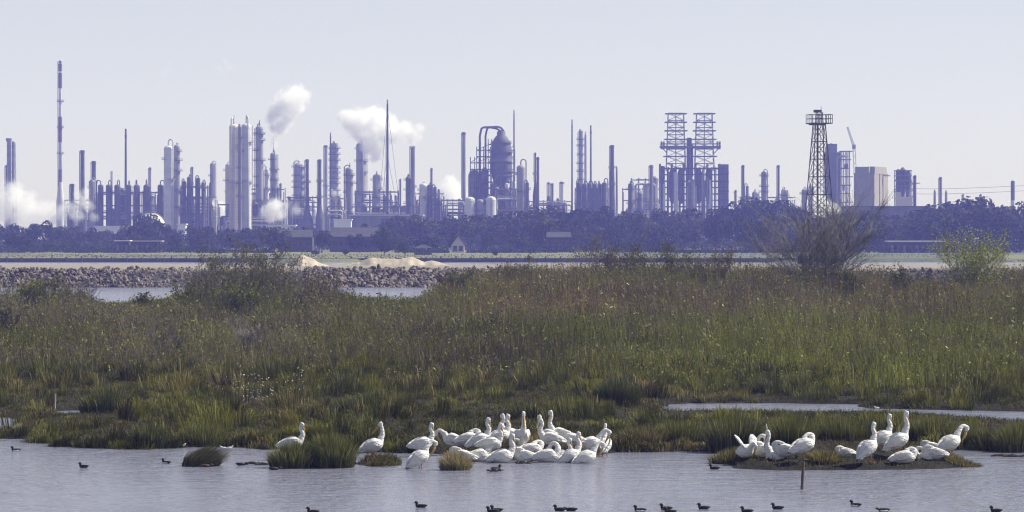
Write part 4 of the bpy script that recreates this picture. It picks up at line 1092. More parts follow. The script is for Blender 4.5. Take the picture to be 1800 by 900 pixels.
def tower_block():
    Y = 2200; s = Y / FPX; x0 = 1468
    r = empty('process_tower', base_at(x0, Y), 'hazy blocky process tower behind the black lattice tower', 'process unit')
    X = lambda px: (px - x0) * s
    Z = lambda py: zrow(py, Y)
    m = MB(); m.box((X(1463), 0, Z(268) / 2), (26 * s, 9, Z(268))); m.box((X(1462), 1, Z(262)), (18 * s, 6, 6)); m.build('cladding_panel', M['mid'], r)
    m = MB(); m.lathe([(2, Z(275)), (2, Z(258)), (0.8, Z(255)), (0.6, Z(252))], 10, X(1461), 0); m.build('vessel', M['dark'], r)
    m = MB(); hh = Z(266)
    for px in (1476, 1481, 1487, 1492):
        for yy in (-5, 5): m.box((X(px), yy, hh / 2), (0.5, 0.5, hh))
    for k in range(1, 12):
        for yy in (-5, 5): m.box((X(1484), yy, hh * k / 11), (16 * s, 0.4, 0.45))
        m.box((X(1488) + (k % 3), 0, hh * k / 11), (8 * s, 11, 0.4))
    m.build('steel_frame', M['dark'], r)
    for k in range(4):
        m = MB(); m.box((X(1483 + k % 2 * 3), -3, hh * (k + 0.6) / 4.3), (5 * s, 4, 3)); m.build('equipment_box', M['mid' if k != 2 else 'silver'], r)
    m = MB(); m.tube([(X(1470), -5.5, 0), (X(1470), -5.5, Z(280)), (X(1472), -5.5, Z(276)), (X(1490), -5.5, Z(274))], 0.7, 7); m.build('pipe', M['steel'], r, True)
tower_block()
for a, b, t, q in ((1409, 1418, 332, 'left'), (1421, 1431, 326, 'right')):
    column('hazy short column behind the bare tree, %s of the two' % q, a, b, t, 2250, 'steel', 3)

def crane():
    Y = 2280; s = Y / FPX; x0 = 1508
    r = empty('crawler_crane', base_at(x0, Y), 'pale crane with a jointed boom leaning left above the tan building', 'crane')
    X = lambda px: (px - x0) * s
    Z = lambda py: zrow(py, Y)
    m = MB(); m.box((X(1508), 0, 2), (9, 5, 4)); m.box((X(1511), 0, 5), (6, 4, 3)); m.build('cab', M['white'], r)
    m = MB()
    def truss(p, q, w):
        p, q = Vector(p), Vector(q); n = 14; d = (q - p)
        u = d.cross(Vector((0, 1, 0))).normalized() * w; v = Vector((0, w, 0))
        for a in (u + v, u - v, -u - v, -u + v): m.bar(p + a, q + a * 0.6, 0.35)
        for k in range(n):
            a, b = p + d * (k / n), p + d * ((k + 1) / n); m.bar(a + u, b - u, 0.22); m.bar(a - u, b + u, 0.22)
    truss((X(1509), 0, 4), (X(1501), 0, Z(258)), 1.0); m.build('boom', M['white'], r)
    m = MB(); truss((X(1501), 0, Z(258)), (X(1489.5), 0, Z(223)), 0.6); m.build('jib', M['silver'], r)
    m = MB(); m.box((X(1501), 0, Z(258)), (2.0, 2.2, 2.6)); m.build('hinge_head', M['steel'], r)
crane()

def tan_building():
    Y = 1980; s = Y / FPX
    c = at(1537, 366, Y); r = empty('tan_building', (c.x, Y, ZG), 'windowless tan building with two boxy roof houses', 'building')
    Z = lambda py: zrow(py, Y)
    a = R(20); wl, wr = 35 * s / math.cos(a), 33 * s / math.sin(a); ht = Z(305.5)
    dl = Vector((-math.cos(a), math.sin(a), 0)); dr = Vector((math.sin(a), math.cos(a), 0))
    def prism(z0, z1, u0, u1, v0, v1):
        m = MB(); P = [dl * u0 + dr * v0, dl * u1 + dr * v0, dl * u1 + dr * v1, dl * u0 + dr * v1]
        m.add([p + Vector((0, 0, z0)) for p in P] + [p + Vector((0, 0, z1)) for p in P], [(0, 1, 2, 3)[::1], (7, 6, 5, 4), (1, 0, 4, 5), (2, 1, 5, 6), (3, 2, 6, 7), (0, 3, 7, 4)]); return m
    prism(0, ht, 0, wl, 0, wr).build('wall', M['tan'], r)
    prism(ht, ht + 0.5, -0.15, wl + 0.15, -0.15, wr + 0.15).build('parapet', M['tan'], r)
    prism(ht + 0.5, Z(293), wl * 0.28, wl * 0.95, 0.6, wr * 0.35).build('roof_house', M['tan'], r)
    prism(ht + 0.5, Z(292.5), 0.6, wl * 0.4, wr * 0.12, wr * 0.98).build('roof_house', M['tan'], r)
    for f in (0.38, 0.62):
        m = MB(); p = dr * (wr * f) - Vector((0, 0.25, 0)); m.box((p.x, p.y, ht / 2), (0.4, 0.4, ht)); m.build('downpipe', M['rust'], r)
    m = MB(); p = dr * (wr * 0.68); m.box((p.x + 1.5, p.y - 1.6, Z(308)), (3.5, 1.2, 0.5)); m.build('hatch_platform', M['mid'], r)
tan_building()
def right_unit():
    Y = 2080; s = Y / FPX; x0 = 1587
    r = empty('process_tower', base_at(x0, Y), 'dark clustered vessel tower on a cream base right of the tan building', 'process unit')
    X = lambda px: (px - x0) * s
    Z = lambda py: zrow(py, Y)
    for k, (px, t, q) in enumerate(((1579, 297, 4.5), (1587, 294, 5), (1596, 300, 4.5))):
        m = MB(); m.lathe([(0.8, Z(350)), (q * s * 0.8, Z(338)), (q * s, Z(325)), (q * s, Z(t + 4)), (0.4, Z(t))], 12, X(px), 0); m.build('vessel', M['dark'], r)
    m = MB()
    for px in (1574, 1583, 1591, 1600):
        for yy in (-4, 4): m.box((X(px), yy, Z(300) / 2), (0.45, 0.45, Z(300)))
    for k in range(1, 9):
        for yy in (-4, 4): m.box((X(1587), yy, Z(300) * k / 8), (28 * s, 0.4, 0.5))
    m.build('steel_frame', M['dark'], r)
    m = MB()
    for k in range(5): m.box((X(1587), 0, Z(300 + 9 * k)), (29 * s, 9, 0.4))
    m.build('deck', M['mid'], r)
    m = MB(); m.box((X(1589), -2, Z(346) / 2), (24 * s, 12, Z(346))); m.build('base_building', M['warm'], r)
    m = MB(); m.box((X(1577), -6, Z(338) / 2), (8 * s, 6, Z(338))); m.build('side_annex', M['warm'], r)
right_unit()
stack('dark stack right of the clustered vessel tower', 1608.5, 5, 308, 2060, 'dark', plats=0)
stack('stack standing alone above the trees right of the tan building', 1653.5, 5.2, 311, 2150, 'mid', plats=1)
mast('short stubby lattice mast left of the lone stack', 1643, 333, 2200, 5, 'steel', head=False)
mast('short stubby lattice mast right of the lone stack', 1663, 334, 2200, 5, 'steel', head=False)
stack('tiny stack tip above the right trees, left one', 1693, 3, 341, 2300, 'mid', plats=0)
stack('tiny stack tip above the right trees, right one', 1724, 3.4, 341, 2300, 'mid', plats=0)
stack('pale stack with a dark top at the right end of the skyline', 1781, 5.6, 317, 2120, 'silver', bands=[(318, 352, 'mid')], plats=0)

def flat_building(label, x0, x1, yt, Y, mt, roofm, dep=30.0, name='warehouse', cat='building', doors=0, eave=0.5):
    s = Y / FPX; w = (x1 - x0) * s; zb = hgt(xw((x0 + x1) / 2, Y), Y); hh = CAMH - (yt - YH) * s - zb
    r = empty(name, (xw((x0 + x1) / 2, Y), Y, zb), label, cat)
    m = MB(); m.box((0, dep / 2, hh / 2), (w, dep, hh)); m.build('wall', M[mt], r)
    m = MB(); m.box((0, dep / 2, hh + eave / 2), (w + 1, dep + 1, eave)); m.build('roof', M[roofm], r)
    for k in range(doors):
        xx = -w / 2 + w * (k + 0.5) / doors
        m = MB(); m.box((xx, -0.06, min(2.2, hh * 0.35)), (min(3.2, w / doors * 0.5), 0.12, min(4.4, hh * 0.7))); m.build('door', M['dark' if k % 2 else 'mid'], r)
    return r
flat_building('long low white roofed warehouse left of the sphere tank', 166, 214, 399, 1760, 'white', 'white', doors=5)
flat_building('long dark flat topped building under the guyed mast with a pale roof edge', 616, 742, 379, 1830, 'mid', 'silver', doors=8)
flat_building('long dark flat building under the tan building', 1489, 1632, 364, 1760, 'mid', 'dark', doors=8)
flat_building('small white box building left of the long dark flat building', 587, 617, 387, 1780, 'white', 'white', 8, name='site_cabin', doors=2)
flat_building('white shed with low roof at the foot of the steam right of the twin giants', 468, 518, 397, 1760, 'white', 'white', 12, doors=3)
flat_building('small white shed under the lone hazy columns', 312, 326, 395, 1760, 'white', 'white', 8, name='site_cabin', doors=1)

def power_line():
    Y = 2250; r = empty('power_line', base_at(1700, Y), 'faint power cables sagging across the sky at the right', 'power line')
    for k, py in enumerate((322, 331)):
        m = MB(); P = [(xw(px, Y) - xw(1700, Y), 3 * k, zrow(py + 10 - 8 * abs((px - 1640) / 200.0) ** 1.5, Y)) for px in range(1600, 1861, 20)]
        m.tube(P, 0.11, 4); m.build('cable', M['mid'], r)
    for px in (1604, 1858):
        m = MB(); xx = xw(px, Y) - xw(1700, Y); lattice(m, xx, 1.5, 0, zrow(318, Y), 5, 1.2, 10, 0.25); m.box((xx, 1.5, zrow(322, Y)), (9, 0.6, 0.6)); m.build('pylon', M['steel'], r)
power_line()

for k, (a, b, t, Y, q) in enumerate(((436, 500, 330, 2150, 'tall hazy pipe frame behind the tall ringed column'), (625, 700, 335, 2200, 'hazy pipe frame behind the guyed mast'), (730, 780, 338, 2180, 'pipe frame behind the columns right of the steaming stack'),
                                 (1095, 1165, 330, 2230, 'hazy frame of pipes left of the coker'), (110, 175, 350, 2200, 'hazy low frame behind the broad dark stacks'), (505, 560, 345, 2200, 'hazy frame between the black pair of stacks'),
                                 (1300, 1395, 345, 2230, 'low hazy pipework around the lone ringed column'), (930, 1005, 352, 2250, 'low hazy pipework in the wide gap'), (290, 380, 345, 2220, 'hazy pipework behind the looped silver column'))):
    pipe_rack(q, a, b, t, Y, 6, 5, ('steel', 'mid')[k % 2], 8, 100 + k, 14)
# ------------------------------------------------------------------ far shore: trees, houses, bulkhead
def crown_mesh(seed, n=1500):
    g = np.random.default_rng(seed); P = []; N = []
    k = g.integers(8, 13); lob = []
    for i in range(k):
        a = g.uniform(0, 2 * np.pi); rr = np.sqrt(g.uniform(0, 1)) * 0.62
        lob.append((np.cos(a) * rr, np.sin(a) * rr, g.uniform(0.36, 0.80), g.uniform(0.20, 0.34)))
    lob.append((0, 0, 0.84, 0.26)); lob.append((g.uniform(-.2, .2), 0, 0.55, 0.42))
    for i in range(n):
        c = lob[g.integers(0, len(lob))]; d = g.normal(size=3); d /= np.linalg.norm(d); d[2] = d[2] * 0.8 + 0.12
        q = g.uniform(0.55, 1.05) ** 0.5
        P.append((c[0] + d[0] * c[3] * q, c[1] + d[1] * c[3] * q, c[2] + d[2] * c[3] * q * 0.85)); N.append(d)
    P = np.array(P); N = np.array(N) + g.normal(0, 0.45, (n, 3)); N /= np.linalg.norm(N, axis=1)[:, None]
    a = np.cross(N, g.normal(size=(n, 3))); a /= np.linalg.norm(a, axis=1)[:, None]; b = np.cross(N, a)
    s = g.uniform(0.028, 0.060, n)[:, None]
    V = np.stack([P - a * s, P + b * s * 0.8, P + a * s, P - b * s * 0.8], 1).reshape(-1, 3)
    tone = g.uniform(0, 1, n); k_ = ((1, 1, 1), (1.35, 1.25, 1.1), (0.8, 0.9, 0.8), (1.5, 1.25, 1.1), (1.1, 1.3, 0.9), (0.9, 0.85, 0.9), (1.7, 1.6, 1.2))[seed % 7]
    c = mixc((0.014, 0.019, 0.010), (0.060, 0.066, 0.030), tone ** 1.6) * np.array(k_)
    return V, np.arange(4 * n).reshape(-1, 4), np.repeat(c, 4, 0)
def trunk_mesh(seed):
    g = random.Random(seed); m = MB()
    m.sweep([(0, 0, -0.02), (0.01, 0, 0.2), (0.0, 0.01, 0.45), (0.02, 0, 0.75)], [0.045, 0.035, 0.028, 0.008], 6)
    for k in range(6):
        a = k * 1.05 + g.uniform(-.3, .3); z = g.uniform(0.18, 0.4)
        m.sweep([(0, 0, z), (math.cos(a) * 0.2, math.sin(a) * 0.2, z + 0.16), (math.cos(a) * 0.42, math.sin(a) * 0.42, z + 0.3)], [0.022, 0.015, 0.005], 5)
    return m
protos = []
for i in range(7):
    V, Q, C = crown_mesh(100 + i, 1500)
    t = trunk_mesh(i).build('trunk', M['bark']); c = np_mesh('crown', V, Q, M['far_leaf'], C)
    protos.append((t.data, c.data)); bpy.data.objects.remove(t); bpy.data.objects.remove(c)
_tp = [-150, 0, 60, 100, 150, 200, 240, 262, 300, 350, 420, 500, 560, 600, 640, 680, 720, 760, 830, 900, 970, 1000, 1060, 1105, 1160, 1240, 1290, 1340, 1400, 1480, 1550, 1600, 1640, 1700, 1750, 1765, 1780, 1795, 1830, 1950]
_tt = [388, 390, 390, 394, 398, 408, 384, 380, 398, 398, 398, 402, 402, 404, 395, 386, 374, 384, 378, 378, 361, 374, 364, 378, 370, 368, 356, 352, 360, 372, 378, 372, 360, 350, 347, 360, 384, 366, 360, 360]
MARKS = [(-200, 62, 'the twin flare stack'), (62, 150, 'the tallest banded stack'), (150, 232, 'the white roofed warehouse'), (232, 300, 'the sphere tank'), (300, 390, 'the lone hazy column'), (390, 500, 'the twin giant columns'),
         (500, 600, 'the black pair of stacks'), (600, 700, 'the guyed mast'), (700, 800, 'the steaming stack'), (800, 930, 'the cracking unit'), (930, 1000, 'the paired thin stacks'), (1000, 1095, 'the block of six drums'),
         (1095, 1160, 'the coker vapour'), (1160, 1290, 'the twin lattice derricks'), (1290, 1400, 'the lone ringed column'), (1400, 1500, 'the black lattice tower'), (1500, 1610, 'the tan building'), (1610, 1690, 'the lone stack on the right'), (1690, 1770, 'the two tiny stack tips'), (1770, 2200, 'the pale end stack')]
ORD = ['first', 'second', 'third', 'fourth', 'fifth', 'sixth', 'seventh', 'eighth', 'ninth']
g = random.Random(21)
tl = []
px = -70.0
while px < 1880:
    tl.append((px, g.uniform(1500, 1640), 'back')); px += g.uniform(24, 36)
px = -60.0
while px < 1880:
    tl.append((px, g.uniform(1330, 1430), 'front')); px += g.uniform(34, 58)
def house_zone(px): return 478 < px < 690
seen = {}
for px, Y, row in sorted(tl):
    if row == 'front' and house_zone(px): continue
    s = Y / FPX; z0 = hgt(xw(px, Y), Y) - 0.2
    top = float(np.interp(px, _tp, _tt)) + (g.uniform(-3, 6) if row == 'back' else g.uniform(14, 36))
    if 1485 < px < 1640: top = max(top, 368 + g.uniform(0, 10))
    if 1412 < px < 1482: top = max(top, 380 + g.uniform(0, 8))
    if house_zone(px): top = max(top, 392 + g.uniform(0, 8))
    hh = CAMH - (top - YH) * s - z0
    wd = hh * g.uniform(0.7, 1.7)
    mk = next(q for a, b, q in MARKS if a <= px < b)
    k = seen.get((mk, row), 0); seen[(mk, row)] = k + 1
    lab = ('dark oak in the back row below %s, %s from left' if row == 'back' else 'lower front row tree below %s, %s from left') % (mk, ORD[k])
    o = empty('oak_tree', (xw(px, Y), Y, z0), lab, 'tree', 'trees of the far shore', g.uniform(0, 6.28))
    i = g.randrange(7); f = 1 / 0.98
    for me, nm in ((protos[i][0], 'trunk'), (protos[i][1], 'crown')):
        c = bpy.data.objects.new(nm, me); COL.objects.link(c); c.parent = o; c.scale = (wd * f * 0.8, wd * f * 0.8, hh * f * (0.95 if nm == 'trunk' else 0.98))

# undergrowth that closes the tree line near the ground, and the rough shore grass
n = 26000
Y = rng.uniform(1450, 1660, n); pxs = rng.uniform(-120, 1920, n); x = xw(pxs, Y)
hh = 1.2 + 5.5 * fbm(x * 0.03, Y * 0.01) ; z = H(x, Y) + rng.uniform(0, 1, n) ** 0.7 * hh
c = mixc((0.024, 0.031, 0.015), (0.050, 0.056, 0.026), rng.uniform(0, 1, n))
V1 = flakes(x, Y, z, rng.uniform(0.5, 1.0, n), c)
n = 26000
Y = rng.uniform(1290, 1400, n); pxs = rng.uniform(-120, 1920, n); k = (np.abs(pxs - 584) > 104) & (np.abs(pxs - 805) > 16); Y, pxs = Y[k], pxs[k]; n = len(Y); x = xw(pxs, Y)
hh = 0.4 + 5.5 * sstep(0.35, 0.75, fbm(x * 0.035 + 7, Y * 0.006)); z = H(x, Y) + rng.uniform(0, 1, n) ** 0.7 * hh
c = mixc((0.016, 0.021, 0.011), (0.040, 0.045, 0.022), rng.uniform(0, 1, n))
V3 = flakes(x, Y, z, rng.uniform(0.4, 0.9, n), c)
n = 6000
Y = rng.uniform(1008, 1090, n); pxs = rng.uniform(-120, 1920, n); x = xw(pxs, Y)
k = fbm(x * 0.02 + 4, Y * 0.01 + 8) > 0.47; x, Y = x[k], Y[k]; n = len(x)
c = mixc((0.035, 0.042, 0.02), (0.075, 0.075, 0.035), rng.uniform(0, 1, n))
V2 = flakes(x, Y, H(x, Y) + rng.uniform(0, 0.9, n), rng.uniform(0.12, 0.3, n), c)
V, Q, C = join([V1, V2, V3]); tag(np_mesh('undergrowth', V, Q, M['far_leaf'], C), kind='stuff')

def bulkhead():
    r = empty('bulkhead', (0, 1004, 0), 'long dark timber bulkhead along the far shore', 'bulkhead')
    m = MB(); m.box((-70, 0, 0.35), (300, 0.5, 1.5)); m.build('wall', M['wood'], r)
    for k in range(75):
        m = MB(); m.box((-219 + k * 4.0, -0.5, 0.5), (0.4, 0.4, 1.9 + 0.3 * math.sin(k * 7.3))); m.build('piling', M['wood'], r)
bulkhead()

def house(label, x0, x1, yr, ye, Y, roof='roof', wall='brick', gable='side', win=4, chim=True, name='house', dep=9.0):
    s = Y / FPX; w = (x1 - x0) * s; zb = hgt(xw((x0 + x1) / 2, Y), Y); hr = CAMH - (yr - YH) * s - zb; he = CAMH - (ye - YH) * s - zb
    r = empty(name, (xw((x0 + x1) / 2, Y), Y, zb), label, 'house', 'houses on the far shore')
    m = MB(); m.box((0, dep / 2, he / 2), (w * 0.96, dep, he)); 
    if gable == 'front': m.add([(-w * 0.48, 0, he), (w * 0.48, 0, he), (0, 0, hr), (-w * 0.48, dep, he), (w * 0.48, dep, he), (0, dep, hr)], [(0, 1, 2), (5, 4, 3), (0, 2, 5, 3), (1, 4, 5, 2)])
    else: m.add([(-w * 0.48, 0, he), (-w * 0.48, dep, he), (-w * 0.44, dep / 2, hr), (w * 0.48, 0, he), (w * 0.48, dep, he), (w * 0.44, dep / 2, hr)], [(0, 1, 2)[::-1], (3, 4, 5)])
    m.build('wall', M[wall], r)
    m = MB(); t = 0.25
    if gable == 'front':
        for sx in (-1, 1):
            a = Vector((sx * (w * 0.5 + 0.4), -0.6, he - 0.2)); b = Vector((0, -0.6, hr + t)); c = Vector((0, dep + 0.6, hr + t)); d = Vector((sx * (w * 0.5 + 0.4), dep + 0.6, he - 0.2)); u = Vector((0, 0, t))
            m.add([a, b, c, d, a + u, b + u, c + u, d + u], [(0, 1, 2, 3), (4, 5, 6, 7), (0, 1, 5, 4), (1, 2, 6, 5), (2, 3, 7, 6), (3, 0, 4, 7)])
    else:
        for sy in (0, 1):
            ye_ = -0.7 if sy == 0 else dep + 0.7
            a = Vector((-w / 2, ye_, he - 0.25)); b = Vector((w / 2, ye_, he - 0.25)); c = Vector((w / 2 * 0.94, dep / 2, hr + t)); d = Vector((-w / 2 * 0.94, dep / 2, hr + t)); u = Vector((0, 0, t))
            m.add([a, b, c, d, a + u, b + u, c + u, d + u], [(0, 1, 2, 3), (4, 5, 6, 7), (0, 1, 5, 4), (1, 2, 6, 5), (2, 3, 7, 6), (3, 0, 4, 7)])
    rf = m.build('roof', M[roof], r)
    if chim:
        m = MB(); m.box((w * 0.2, dep * 0.55, hr + 0.5), (1.0, 0.8, 2.0)); m.build('chimney', M['brick'], rf)
    for k in range(win):
        xx = -w * 0.42 + w * 0.84 * (k + 0.5) / win
        m = MB(); m.box((xx, -0.05, he * 0.55), (1.3, 0.12, 1.5)); f = m.build('window', M['glass'], r)
        m = MB(); m.box((xx, -0.13, he * 0.55 + 0.82), (1.6, 0.1, 0.14)); m.box((xx, -0.13, he * 0.55 - 0.82), (1.6, 0.1, 0.14)); m.box((xx, -0.13, he * 0.55), (0.1, 0.1, 1.5)); m.build('frame', M['silver' if wall == 'white' else 'brick'], f)
    return r
house('large house with a long grey roof below the black pair of stacks', 578, 668, 402, 416, 1360, win=8, dep=16)
house('lower house with a broad hipped roof left of the long grey roofed house', 488, 550, 406, 417, 1370, win=5, dep=14)
house('small white gabled house below the cracking unit', 793, 817, 415, 431, 1330, wall='warm', gable='front', win=2, chim=False, dep=8)
house('low dark house with a pale roof edge behind the reeds at the centre', 960, 1005, 410, 417, 1340, win=4, dep=10)
flat_building('long low building with a white roof line at the right', 1563, 1660, 425.5, 1300, 'brick', 'white', 10, doors=9)
flat_building('low flat building with a white roof edge left of the sphere tank', 203, 226, 424, 1320, 'brick', 'white', 8, doors=3, eave=0.35)
flat_building('low flat building with a white roof edge under the sphere tank', 236, 282, 424.5, 1320, 'brick', 'silver', 8, doors=5, eave=0.3)
def pavilion():
    Y = 1180; s = Y / FPX; x0 = 744; zb = hgt(xw(x0, Y), Y); r = empty('pavilion', (xw(x0, Y), Y, zb), 'small open shore pavilion with a low pitched roof', 'pavilion')
    w = 34 * s; he = CAMH - (436 - YH) * s - zb; hr = CAMH - (430 - YH) * s - zb
    m = MB(); m.add([(-w / 2, -2.5, he), (w / 2, -2.5, he), (w / 2, 2.5, he), (-w / 2, 2.5, he), (-w * 0.1, 0, hr), (w * 0.1, 0, hr)], [(0, 1, 5, 4), (1, 2, 5), (2, 3, 4, 5), (3, 0, 4), (3, 2, 1, 0)]); m.build('roof', M['roof'], r)
    for xx in (-0.44, 0, 0.44):
        for yy in (-2.1, 2.1):
            m = MB(); m.box((w * xx, yy, he / 2), (0.25, 0.25, he)); m.build('post', M['wood'], r)
    m = MB(); m.box((0, 0, 0.5), (w * 0.8, 3, 1.0)); m.build('bench_wall', M['wood'], r)
pavilion()
# shore trees in front of the lawns
for px, top, Y, lab in ((555, 438, 1120, 'small round shore tree left of the sand ridge'), (607, 438, 1120, 'small round shore tree behind the sand ridge'), (676, 425, 1150, 'small pointed shore tree above the sand ridge'), (712, 428, 1130, 'dark shore tree left of the pavilion'), (868, 440, 1100, 'low bush on the lawn right of the pavilion'), (246, 379, 1590, 'rounded tree hiding the left half of the sphere tank'), (482, 404, 1300, 'round tree at the left corner of the hipped roofed house'), (566, 408, 1300, 'bushy tree between the two big shore houses'), (632, 412, 1310, 'tree in front of the long grey roofed house'), (676, 402, 1310, 'tall tree at the right corner of the long grey roofed house')):
    s = Y / FPX; z0 = hgt(xw(px, Y), Y) - 0.1; hh = CAMH - (top - YH) * s - z0
    o = empty('shore_tree', (xw(px, Y), Y, z0), lab, 'tree', None, g.uniform(0, 6)); i = g.randrange(7)
    for me, nm in ((protos[i][0], 'trunk'), (protos[i][1], 'crown')):
        c = bpy.data.objects.new(nm, me); COL.objects.link(c); c.parent = o; c.scale = (hh * 0.85, hh * 0.85, hh)

# ------------------------------------------------------------------ steam
def steam_mat(dens, lobes, amp, soft):
    """density falls off round each puff's centre and is torn up by noise"""
    m = bpy.data.materials.new('steam'); m.use_nodes = True
    n = m.node_tree.nodes; l = m.node_tree.links; n.remove(n['Principled BSDF'])
    v = n.new('ShaderNodeVolumePrincipled'); v.inputs['Color'].default_value = (0.99, 0.99, 0.99, 1); v.inputs['Absorption Color'].default_value = (1, 1, 1, 1); v.inputs['Anisotropy'].default_value = 0.0
    tc = n.new('ShaderNodeTexCoord'); acc = None
    for (c, r) in lobes:
        d = n.new('ShaderNodeVectorMath'); d.operation = 'DISTANCE'; d.inputs[1].default_value = c; l.new(tc.outputs['Object'], d.inputs[0])
        q = n.new('ShaderNodeMath'); q.operation = 'MULTIPLY_ADD'; q.inputs[1].default_value = -1.0 / r; q.inputs[2].default_value = 1.0; l.new(d.outputs['Value'], q.inputs[0])
        if acc is None: acc = q
        else:
            x = n.new('ShaderNodeMath'); x.operation = 'SMOOTH_MAX'; x.inputs[2].default_value = 0.25; l.new(acc.outputs[0], x.inputs[0]); l.new(q.outputs[0], x.inputs[1]); acc = x
    rm = sum(r for _, r in lobes) / len(lobes)
    nz = n.new('ShaderNodeTexNoise'); nz.inputs['Scale'].default_value = 1.15 / rm; nz.inputs['Detail'].default_value = 7; nz.inputs['Roughness'].default_value = 0.66; nz.inputs['Distortion'].default_value = 0.5
    l.new(tc.outputs['Object'], nz.inputs['Vector'])
    sb = n.new('ShaderNodeMath'); sb.operation = 'MULTIPLY_ADD'; sb.inputs[1].default_value = amp; sb.inputs[2].default_value = -amp * 0.5; l.new(nz.outputs['Fac'], sb.inputs[0])
    ad = n.new('ShaderNodeMath'); ad.operation = 'ADD'; l.new(acc.outputs[0], ad.inputs[0]); l.new(sb.outputs[0], ad.inputs[1])
    mr = n.new('ShaderNodeMapRange'); mr.inputs[1].default_value = 0.12; mr.inputs[2].default_value = 0.12 + soft; mr.inputs[3].default_value = 0; mr.inputs[4].default_value = dens
    l.new(ad.outputs[0], mr.inputs[0]); l.new(mr.outputs[0], v.inputs['Density']); l.new(v.outputs[0], n['Material Output'].inputs['Volume'])
    try: m.cycles.volume_step_rate = 0.3
    except Exception: pass
    return m
ST = {'thick': (0.24, 2.2, 0.5), 'mid': (0.14, 2.4, 0.6), 'low': (0.10, 2.2, 0.7), 'thin': (0.022, 2.0, 0.6)}
def steam(label, lobes, Y, kind, flat=0.8):
    s = Y / FPX; c0 = at(lobes[0][0], lobes[0][1], Y)
    g2 = random.Random(int(lobes[0][0])); L = []
    for (px, py, rp) in lobes:
        p = at(px, py, Y) - c0; q = Vector((p.x, g2.uniform(-1, 1) * rp * s * 0.6, p.z)); L.append((tuple(q), rp * s * 1.6))
    mb = bpy.data.metaballs.new('steam_seed'); mb.resolution = max(1.5, min(r for _, r in L) * 0.35); mb.threshold = 0.05
    for q, rr in L:
        e = mb.elements.new(); e.co = q; e.radius = rr * 1.25
    o = bpy.data.objects.new('steam_seed', mb); COL.objects.link(o)
    dg = bpy.context.evaluated_depsgraph_get(); me = bpy.data.meshes.new_from_object(o.evaluated_get(dg)); bpy.data.objects.remove(o); bpy.data.metaballs.remove(mb)
    me.materials.clear(); me.name = 'steam_plume'
    o = link_mesh('steam_plume', me, steam_mat(ST[kind][0], L, ST[kind][1], ST[kind][2])); o.location = c0; tag(o, label, 'steam')
steam('large white steam cloud drifting left from the dark stack', [(725, 251, 6), (727, 238, 11), (716, 230, 13), (700, 232, 14), (680, 228, 20), (655, 215, 20), (640, 232, 18), (615, 212, 15), (602, 203, 8), (628, 215, 18), (655, 258, 16), (660, 276, 9), (670, 202, 12), (738, 225, 8)], 2128, 'thick')
steam('white steam cloud rising right of the twin giant columns', [(520, 170, 17), (505, 178, 16), (490, 192, 14), (480, 206, 11), (505, 205, 13), (487, 226, 11), (481, 243, 8), (533, 168, 9), (498, 222, 10), (524, 190, 11), (480, 256, 6)], 2100, 'thick')
steam('bright vapour bank left of the cracking unit', [(790, 338, 20), (778, 358, 20), (800, 356, 16), (790, 318, 10)], 2300, 'thick')
steam('wide low vapour at the left edge below the flare stacks', [(20, 350, 22), (6, 370, 18), (45, 366, 21), (75, 374, 17), (20, 328, 11), (95, 372, 12), (60, 382, 14), (90, 382, 12), (30, 384, 16), (110, 386, 9)], 2200, 'mid')
steam('curling steam below the broad dark stacks', [(150, 338, 8), (141, 350, 11), (155, 362, 10), (128, 368, 13), (165, 382, 7), (140, 378, 10), (112, 378, 9)], 1960, 'mid')
steam('puff of steam at the foot of the tall ringed column', [(482, 366, 15), (466, 376, 10), (492, 378, 9), (475, 380, 9)], 1990, 'thick')
steam('white steam left of the twin giant columns', [(388, 364, 9), (376, 360, 8), (364, 352, 8), (345, 350, 8), (356, 362, 6), (397, 370, 7)], 2300, 'thick')
steam('white steam behind the foot of the black lattice tower', [(1432, 346, 6), (1440, 353, 9), (1448, 360, 11), (1462, 367, 10), (1474, 372, 7), (1450, 371, 9), (1436, 366, 8)], 2050, 'thick')
steam('small white puff left of the block of six drums', [(1004, 372, 7), (1014, 377, 5), (996, 362, 5)], 2250, 'mid')
steam('tiny white puff over the cream framed unit', [(588, 340, 5), (584, 335, 3)], 2040, 'thick')
steam('drifting vapour left of the coker', [(1132, 338, 9), (1140, 355, 11), (1122, 360, 8), (1150, 364, 8), (1120, 318, 4)], 2180, 'mid')
steam('faint wisp of steam high above the lone hazy column', [(385, 120, 7), (397, 108, 7), (404, 120, 7), (393, 128, 5)], 2200, 'thin')
steam('faintest little wisp high above the sphere tank', [(290, 128, 6), (284, 132, 4)], 2200, 'thin')

steam('thin low steam drifting between the tallest banded stack and the dark columns', [(105, 372, 12), (125, 360, 10), (88, 366, 11), (140, 392, 9), (70, 360, 9), (160, 352, 8), (178, 345, 6)], 2120, 'low')
steam('thin steam drifting across the foot of the columns right of the twin giants', [(500, 362, 10), (520, 370, 10), (480, 352, 9), (540, 378, 8), (560, 368, 7)], 2180, 'low')
steam('thin steam at the foot of the cracking unit', [(800, 372, 9), (812, 352, 9), (796, 325, 10), (770, 372, 8)], 2220, 'low')
